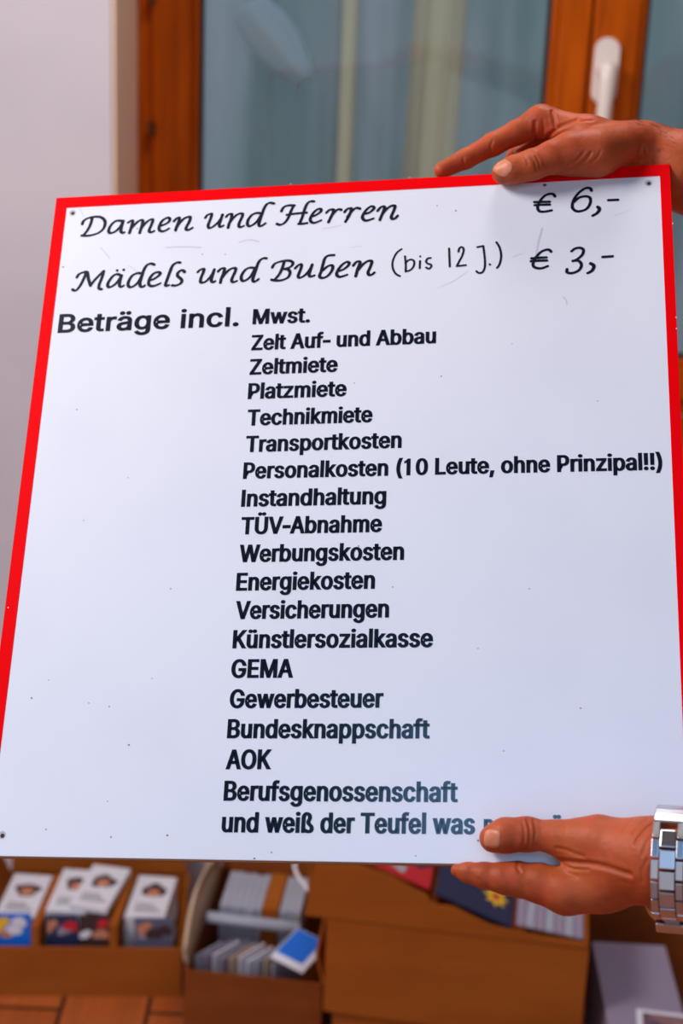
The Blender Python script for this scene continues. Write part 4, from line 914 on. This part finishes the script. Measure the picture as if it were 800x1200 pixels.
def surface_net():
    hstep = VOX; lo = np.array((-0.0, 0.70, 0.85)); XF = 0.285
    nf = int((XF - lo[0]) / hstep); xs = list(lo[0] + hstep * np.arange(nf + 1))
    st = hstep
    while xs[-1] < 1.0: st = min(st * 1.03, 0.007); xs.append(xs[-1] + st)
    xs = np.array(xs); ys = lo[1] + hstep * np.arange(int(0.75 / hstep) + 1); zs = lo[2] + hstep * np.arange(int(0.80 / hstep) + 1)
    B = 20; nx, ny, nz = len(xs) - 1, len(ys) - 1, len(zs) - 1
    OFF = [(0, 0, 0), (1, 0, 0), (0, 1, 0), (1, 1, 0), (0, 0, 1), (1, 0, 1), (0, 1, 1), (1, 1, 1)]
    EDG = [(a, b) for a in range(8) for b in range(a + 1, 8) if bin(a ^ b).count('1') == 1]
    keys, verts, quads = [], [], []
    cen, idx = [], []
    for i in range(0, nx, B):
        for j in range(0, ny, B):
            for k in range(0, nz, B):
                i1, j1, k1 = min(i + B, nx), min(j + B, ny), min(k + B, nz)
                c0 = np.array((xs[i] + xs[i1], ys[j] + ys[j1], zs[k] + zs[k1])) / 2
                cen.append(c0); idx.append((i, i1, j, j1, k, k1, np.linalg.norm(np.array((xs[i1], ys[j1], zs[k1])) - c0)))
    cen = np.array(cen); dc = np.concatenate([sdf(cen[q:q + 20000], crease=False) for q in range(0, len(cen), 20000)])
    K = lambda a, b, c: (a.astype(np.int64) * 4096 + b) * 4096 + c
    edges = []
    for bi in np.nonzero(np.abs(dc) < np.array([q[6] for q in idx]) * 1.15 + 0.012)[0]:
        i, i1, j, j1, k, k1, rad = idx[bi]
        # one extra layer so that every edge finds its four cells in this or a neighbouring block
        gx, gy, gz = np.meshgrid(xs[i:i1 + 1], ys[j:j1 + 1], zs[k:k1 + 1], indexing='ij')
        D = sdf(np.stack([gx.ravel(), gy.ravel(), gz.ravel()], 1), cen[bi], rad).reshape(gx.shape)
        if D.min() > 0 or D.max() < 0: continue
        n0, n1, n2 = i1 - i, j1 - j, k1 - k
        cr = [D[o[0]:o[0] + n0, o[1]:o[1] + n1, o[2]:o[2] + n2] for o in OFF]
        neg = sum((c_ < 0).astype(int) for c_ in cr); act = (neg > 0) & (neg < 8)
        ai, aj, ak = np.nonzero(act)
        if not len(ai): continue
        val = np.stack([c_[act] for c_ in cr], 1)
        pos = np.stack([np.stack([xs[i + ai + o[0]], ys[j + aj + o[1]], zs[k + ak + o[2]]], 1) for o in OFF], 1)
        acc = np.zeros((len(ai), 3)); cnt = np.zeros(len(ai))
        for (a, b) in EDG:
            va, vb = val[:, a], val[:, b]; m = (va < 0) != (vb < 0); t = np.where(m, va / np.where(m, va - vb, 1), 0)
            acc += np.where(m[:, None], pos[:, a] + (pos[:, b] - pos[:, a]) * t[:, None], 0); cnt += m
        verts.append(acc / cnt[:, None]); keys.append(K(i + ai, j + aj, k + ak))
        for ax, o1, o2 in ((0, 1, 2), (1, 2, 0), (2, 0, 1)):
            b_ = cr[1 << ax]; m = ((cr[0] < 0) != (b_ < 0)); ei, ej, ek = np.nonzero(m)
            if len(ei): edges.append((ax, np.stack([i + ei, j + ej, k + ek], 1), cr[0][m] < 0))
    keys = np.concatenate(keys); verts = np.concatenate(verts); order = np.argsort(keys); keys = keys[order]; verts = verts[order]
    for ax, e_, neg in edges:
        o1, o2 = (ax + 1) % 3, (ax + 2) % 3; q = []
        for (s1, s2) in ((0, 0), (1, 0), (1, 1), (0, 1)):
            c_ = e_.copy(); c_[:, o1] -= s1; c_[:, o2] -= s2
            kk = K(c_[:, 0], c_[:, 1], c_[:, 2]); w_ = np.searchsorted(keys, kk); w_ = np.minimum(w_, len(keys) - 1)
            q.append(np.where(keys[w_] == kk, w_, -1))
        q = np.stack(q, 1); ok = (q >= 0).all(1); q = q[ok]; ng = neg[ok]
        q[~ng] = q[~ng][:, ::-1]; quads.append(q)
    return verts, np.concatenate(quads)
VOX = 0.0008
V_, Q_ = surface_net()
me = bpy.data.meshes.new('person'); me.vertices.add(len(V_)); me.vertices.foreach_set('co', V_.ravel().astype(np.float32))
me.loops.add(len(Q_) * 4); me.loops.foreach_set('vertex_index', Q_.ravel().astype(np.int32))
me.polygons.add(len(Q_)); me.polygons.foreach_set('loop_start', np.arange(0, len(Q_) * 4, 4, dtype=np.int32))
me.update(calc_edges=True); me.validate(); me.shade_smooth()
print('skin', len(V_), len(Q_))

def skin_material():
    m = mat('skin', srgb(196, 124, 92), 0.50, spec=0.26, sss=0.2)
    nt = m.node_tree; b = nt.nodes['Principled BSDF']; tc = nt.nodes.new('ShaderNodeTexCoord')
    def nz(scale, detail, lo, hi, rough=0.55):
        n = nt.nodes.new('ShaderNodeTexNoise'); n.inputs['Scale'].default_value = scale; n.inputs['Detail'].default_value = detail; n.inputs['Roughness'].default_value = rough
        nt.links.new(tc.outputs['Object'], n.inputs['Vector'])
        r = nt.nodes.new('ShaderNodeMapRange'); r.inputs['From Min'].default_value = lo; r.inputs['From Max'].default_value = hi
        nt.links.new(n.outputs['Fac'], r.inputs['Value']); return n, r.outputs['Result']
    def mx(fac, a, bcol):
        k = nt.nodes.new('ShaderNodeMix'); k.data_type = 'RGBA'; s_ = [i for i in k.inputs if i.type == 'RGBA']
        nt.links.new(fac, k.inputs['Factor'])
        if isinstance(a, tuple): s_[0].default_value = (*a, 1)
        else: nt.links.new(a, s_[0])
        s_[1].default_value = (*bcol, 1); return [o for o in k.outputs if o.type == 'RGBA'][0]
    c = mx(nz(28, 4, 0.40, 0.65)[1], SKIN_A, SKIN_B)
    c = mx(nz(75, 3, 0.52, 0.72)[1], c, SKIN_C)
    nt.links.new(c, b.inputs['Base Color'])
    n1, _ = nz(900, 3, 0, 1); n2, _ = nz(240, 4, 0, 1)
    b1 = nt.nodes.new('ShaderNodeBump'); b1.inputs['Strength'].default_value = 0.25; b1.inputs['Distance'].default_value = 0.0006
    b2 = nt.nodes.new('ShaderNodeBump'); b2.inputs['Strength'].default_value = 0.25; b2.inputs['Distance'].default_value = 0.0015
    nt.links.new(n1.outputs['Fac'], b1.inputs['Height']); nt.links.new(n2.outputs['Fac'], b2.inputs['Height'])
    nt.links.new(b2.outputs[0], b1.inputs['Normal']); nt.links.new(b1.outputs[0], b.inputs['Normal'])
    return m
SKIN_A, SKIN_B, SKIN_C = srgb(186, 86, 43), srgb(164, 66, 30), srgb(190, 78, 48)
M_skin = skin_material()
me.materials.append(M_skin)
person = bpy.data.objects.new('person', me); COL.objects.link(person)
tag(person, 'person with bare tanned forearms gripping the sign at its top and bottom edges', 'person')
M_nail = mat('nail', srgb(208, 122, 88), 0.42, spec=0.3, noise=(120, srgb(216, 138, 106), (1, 1, 1), 0.4, 0.6))
def fingernail(cpx, ax, ay, label):
    """nail plate draped over the skin; ax and ay are its half axes in pixels"""
    n = 16; vs = []; ok = True
    cp = trace(*cpx); nn = normal(cp)
    for j in range(n + 1):
        for i in range(n + 1):
            u, v = 2 * i / n - 1, 2 * j / n - 1
            s_ = (abs(u) ** 3.2 + abs(v) ** 3.2) ** (1 / 3.2); mxx = max(abs(u), abs(v)); k = (mxx / s_) if s_ > 0 else 0
            u, v = u * k, v * k
            p = trace(cpx[0] + u * ax[0] + v * ay[0], cpx[1] + u * ax[1] + v * ay[1])
            if p is None: p = cp
            edge = max(abs(2 * i / n - 1), abs(2 * j / n - 1))
            vs.append(p + nn * (0.00022 - 0.0005 * max(0, (edge - 0.8) / 0.2)))
    fs = [(j * (n + 1) + i, j * (n + 1) + i + 1, (j + 1) * (n + 1) + i + 1, (j + 1) * (n + 1) + i) for j in range(n) for i in range(n)]
    mb = MB(); mb.add(vs, fs); o = mb.build('fingernail', M_nail, person, True)
    so = o.modifiers.new('t', 'SOLIDIFY'); so.thickness = 0.0006; so.offset = 0
    o['label'] = label
fingernail((588, 196), (9.5, 6.5), (-6.5, 7.5), 'thumbnail of the upper hand')
fingernail((576.5, 983), (9.5, 0.8), (-0.6, 10.5), 'thumbnail of the lower hand')

# fine dark hairs along the upper forearm
mb = MB()
for k in range(46):
    px, py = random.uniform(742, 815), random.uniform(141, 200)
    if k < 26: py = 139.5 + (px - 735) * 0.14 + random.uniform(-1, 5)
    p = trace(px, py)
    if p is None or py > 192 - 0: continue
    nn = normal(p); al = nrm(P(px - 20, py - 2, 0) - P(px, py, 0)); L = random.uniform(0.005, 0.009)
    sd = random.uniform(-.5, .5)
    side = np.cross(nn, al)
    pts = [p - nn * 0.0003 + al * L * t + nn * L * (0.45 * t - 0.15 * t * t) + side * sd * L * t * t for t in (0, .33, .66, 1)]
    mb.tube(pts, [0.00007, 0.00007, 0.00006, 0.00003], 4, False)
o = mb.build('arm_hair', mat('dark_hair', (0.02, 0.013, 0.01), 0.5), person); o['kind'] = 'stuff'

# ------------------------------------------------------------------ steel wristwatch on the lower wrist
M_steel = mat('brushed_steel', srgb(206, 206, 212), 0.26, metal=1.0)
M_dial = mat('watch_dial', (0.015, 0.02, 0.03), 0.2)
WC = P(*WATCH[0]); wa = nrm(P(*WATCH[1]) - P(*WATCH[2])); wup = ROT @ np.array((0, 1.0, 0)); w1 = nrm(wup - wa * wup.dot(wa)); w2 = np.cross(wa, w1)
watch = empty('wristwatch'); WM = Matrix([[wa[i], w2[i], w1[i], WC[i]] for i in range(3)] + [[0, 0, 0, 1]]); watch.matrix_world = WM
tag(watch, 'steel wristwatch with link bracelet on the wrist at the lower right', 'watch')
RW = WATCH[3]; NL = 17
_rad = []
for _k in range(72):
    _th = 2 * PI * _k / 72; _d = w1 * math.cos(_th) + w2 * math.sin(_th); _m = 0
    for _ax in (-0.0095, 0.0, 0.0095):
        _t = 0.07
        for _ in range(60):
            _q = sdf((WC + wa * _ax + _d * _t)[None], crease=False)[0]; _t -= _q * 0.8
            if abs(_q) < 2e-5: break
        _m = max(_m, _t)
    _rad.append(_m)
_rad = np.array(_rad); print('wrist radius', _rad.min(), _rad.max())
_pad = np.concatenate([_rad[-6:], _rad, _rad[:6]]); _rs = np.maximum(np.convolve(_pad, np.ones(13) / 13, 'valid'), _rad - 0.0003)
RW = float(_rs.mean())
def ring_T(th):
    f_ = (th / (2 * PI)) % 1.0 * 72; i_ = int(f_); r_ = _rs[i_ % 72] * (1 - f_ + i_) + _rs[(i_ + 1) % 72] * (f_ - i_)
    return Matrix.Rotation(-th, 4, 'X') @ Matrix.Translation((0, 0, r_ + 0.0019))   # th = 0 on top, positive towards the viewer side
sgn = 1 if (CAM - WC).dot(w2) > 0 else -1
pitch = 2 * PI / NL
CASE = PI + 0.75
for k in range(2, NL):
    th = k * pitch
    if abs(th + pitch / 4 - CASE) < 0.80: continue
    b = MB(); hw = pitch * (RW + 0.0015) / 2 - 0.0004
    b.box(-0.0095, -0.0050, -hw, hw, -0.0015, 0.0013, bev=0.0006, T=ring_T(th * sgn)); b.box(0.0050, 0.0095, -hw, hw, -0.0015, 0.0013, bev=0.0006, T=ring_T(th * sgn))
    o = b.build('bracelet_link', M_steel, watch)
    b = MB(); b.box(-0.0046, 0.0046, -hw, hw, -0.0016, 0.0016, bev=0.0006, T=ring_T((th + pitch / 2) * sgn)); b.build('centre_link', M_steel, o)
b = MB()
for a_ in np.linspace(-1.35, 1.35, 7): b.box(-0.0095, 0.0095, -0.0030, 0.0030, -0.001, 0.0026, bev=0.0008, T=ring_T(a_ * pitch))
b.build('clasp', M_steel, watch)
TC = ring_T(CASE * sgn)
b = MB(); b.lathe([(0.0, -0.002), (0.018, -0.002), (0.0195, 0.0005), (0.0195, 0.006), (0.0175, 0.0085), (0.0, 0.0085)], 40, TC); cs = b.build('watch_case', M_steel, watch, False)
b = MB(); b.lathe([(0.0, 0.0085), (0.0150, 0.0085), (0.0148, 0.0090), (0.0, 0.0092)], 40, TC); b.build('watch_dial', M_dial, cs)
b = MB(); b.lathe([(0.0, 0), (0.003, 0), (0.003, 0.004), (0.0, 0.004)], 16, TC @ Matrix.Translation((-0.019, 0, 0.003)) @ Matrix.Rotation(-PI / 2, 4, 'Y')); b.build('crown', M_steel, cs)
for sx_ in (-1, 1):
    b = MB(); b.box(-0.0098, 0.0098, sx_ * 0.0215 - 0.0045, sx_ * 0.0215 + 0.0045, -0.0055, 0.0035, bev=0.0012, T=TC); b.build('lug', M_steel, cs)
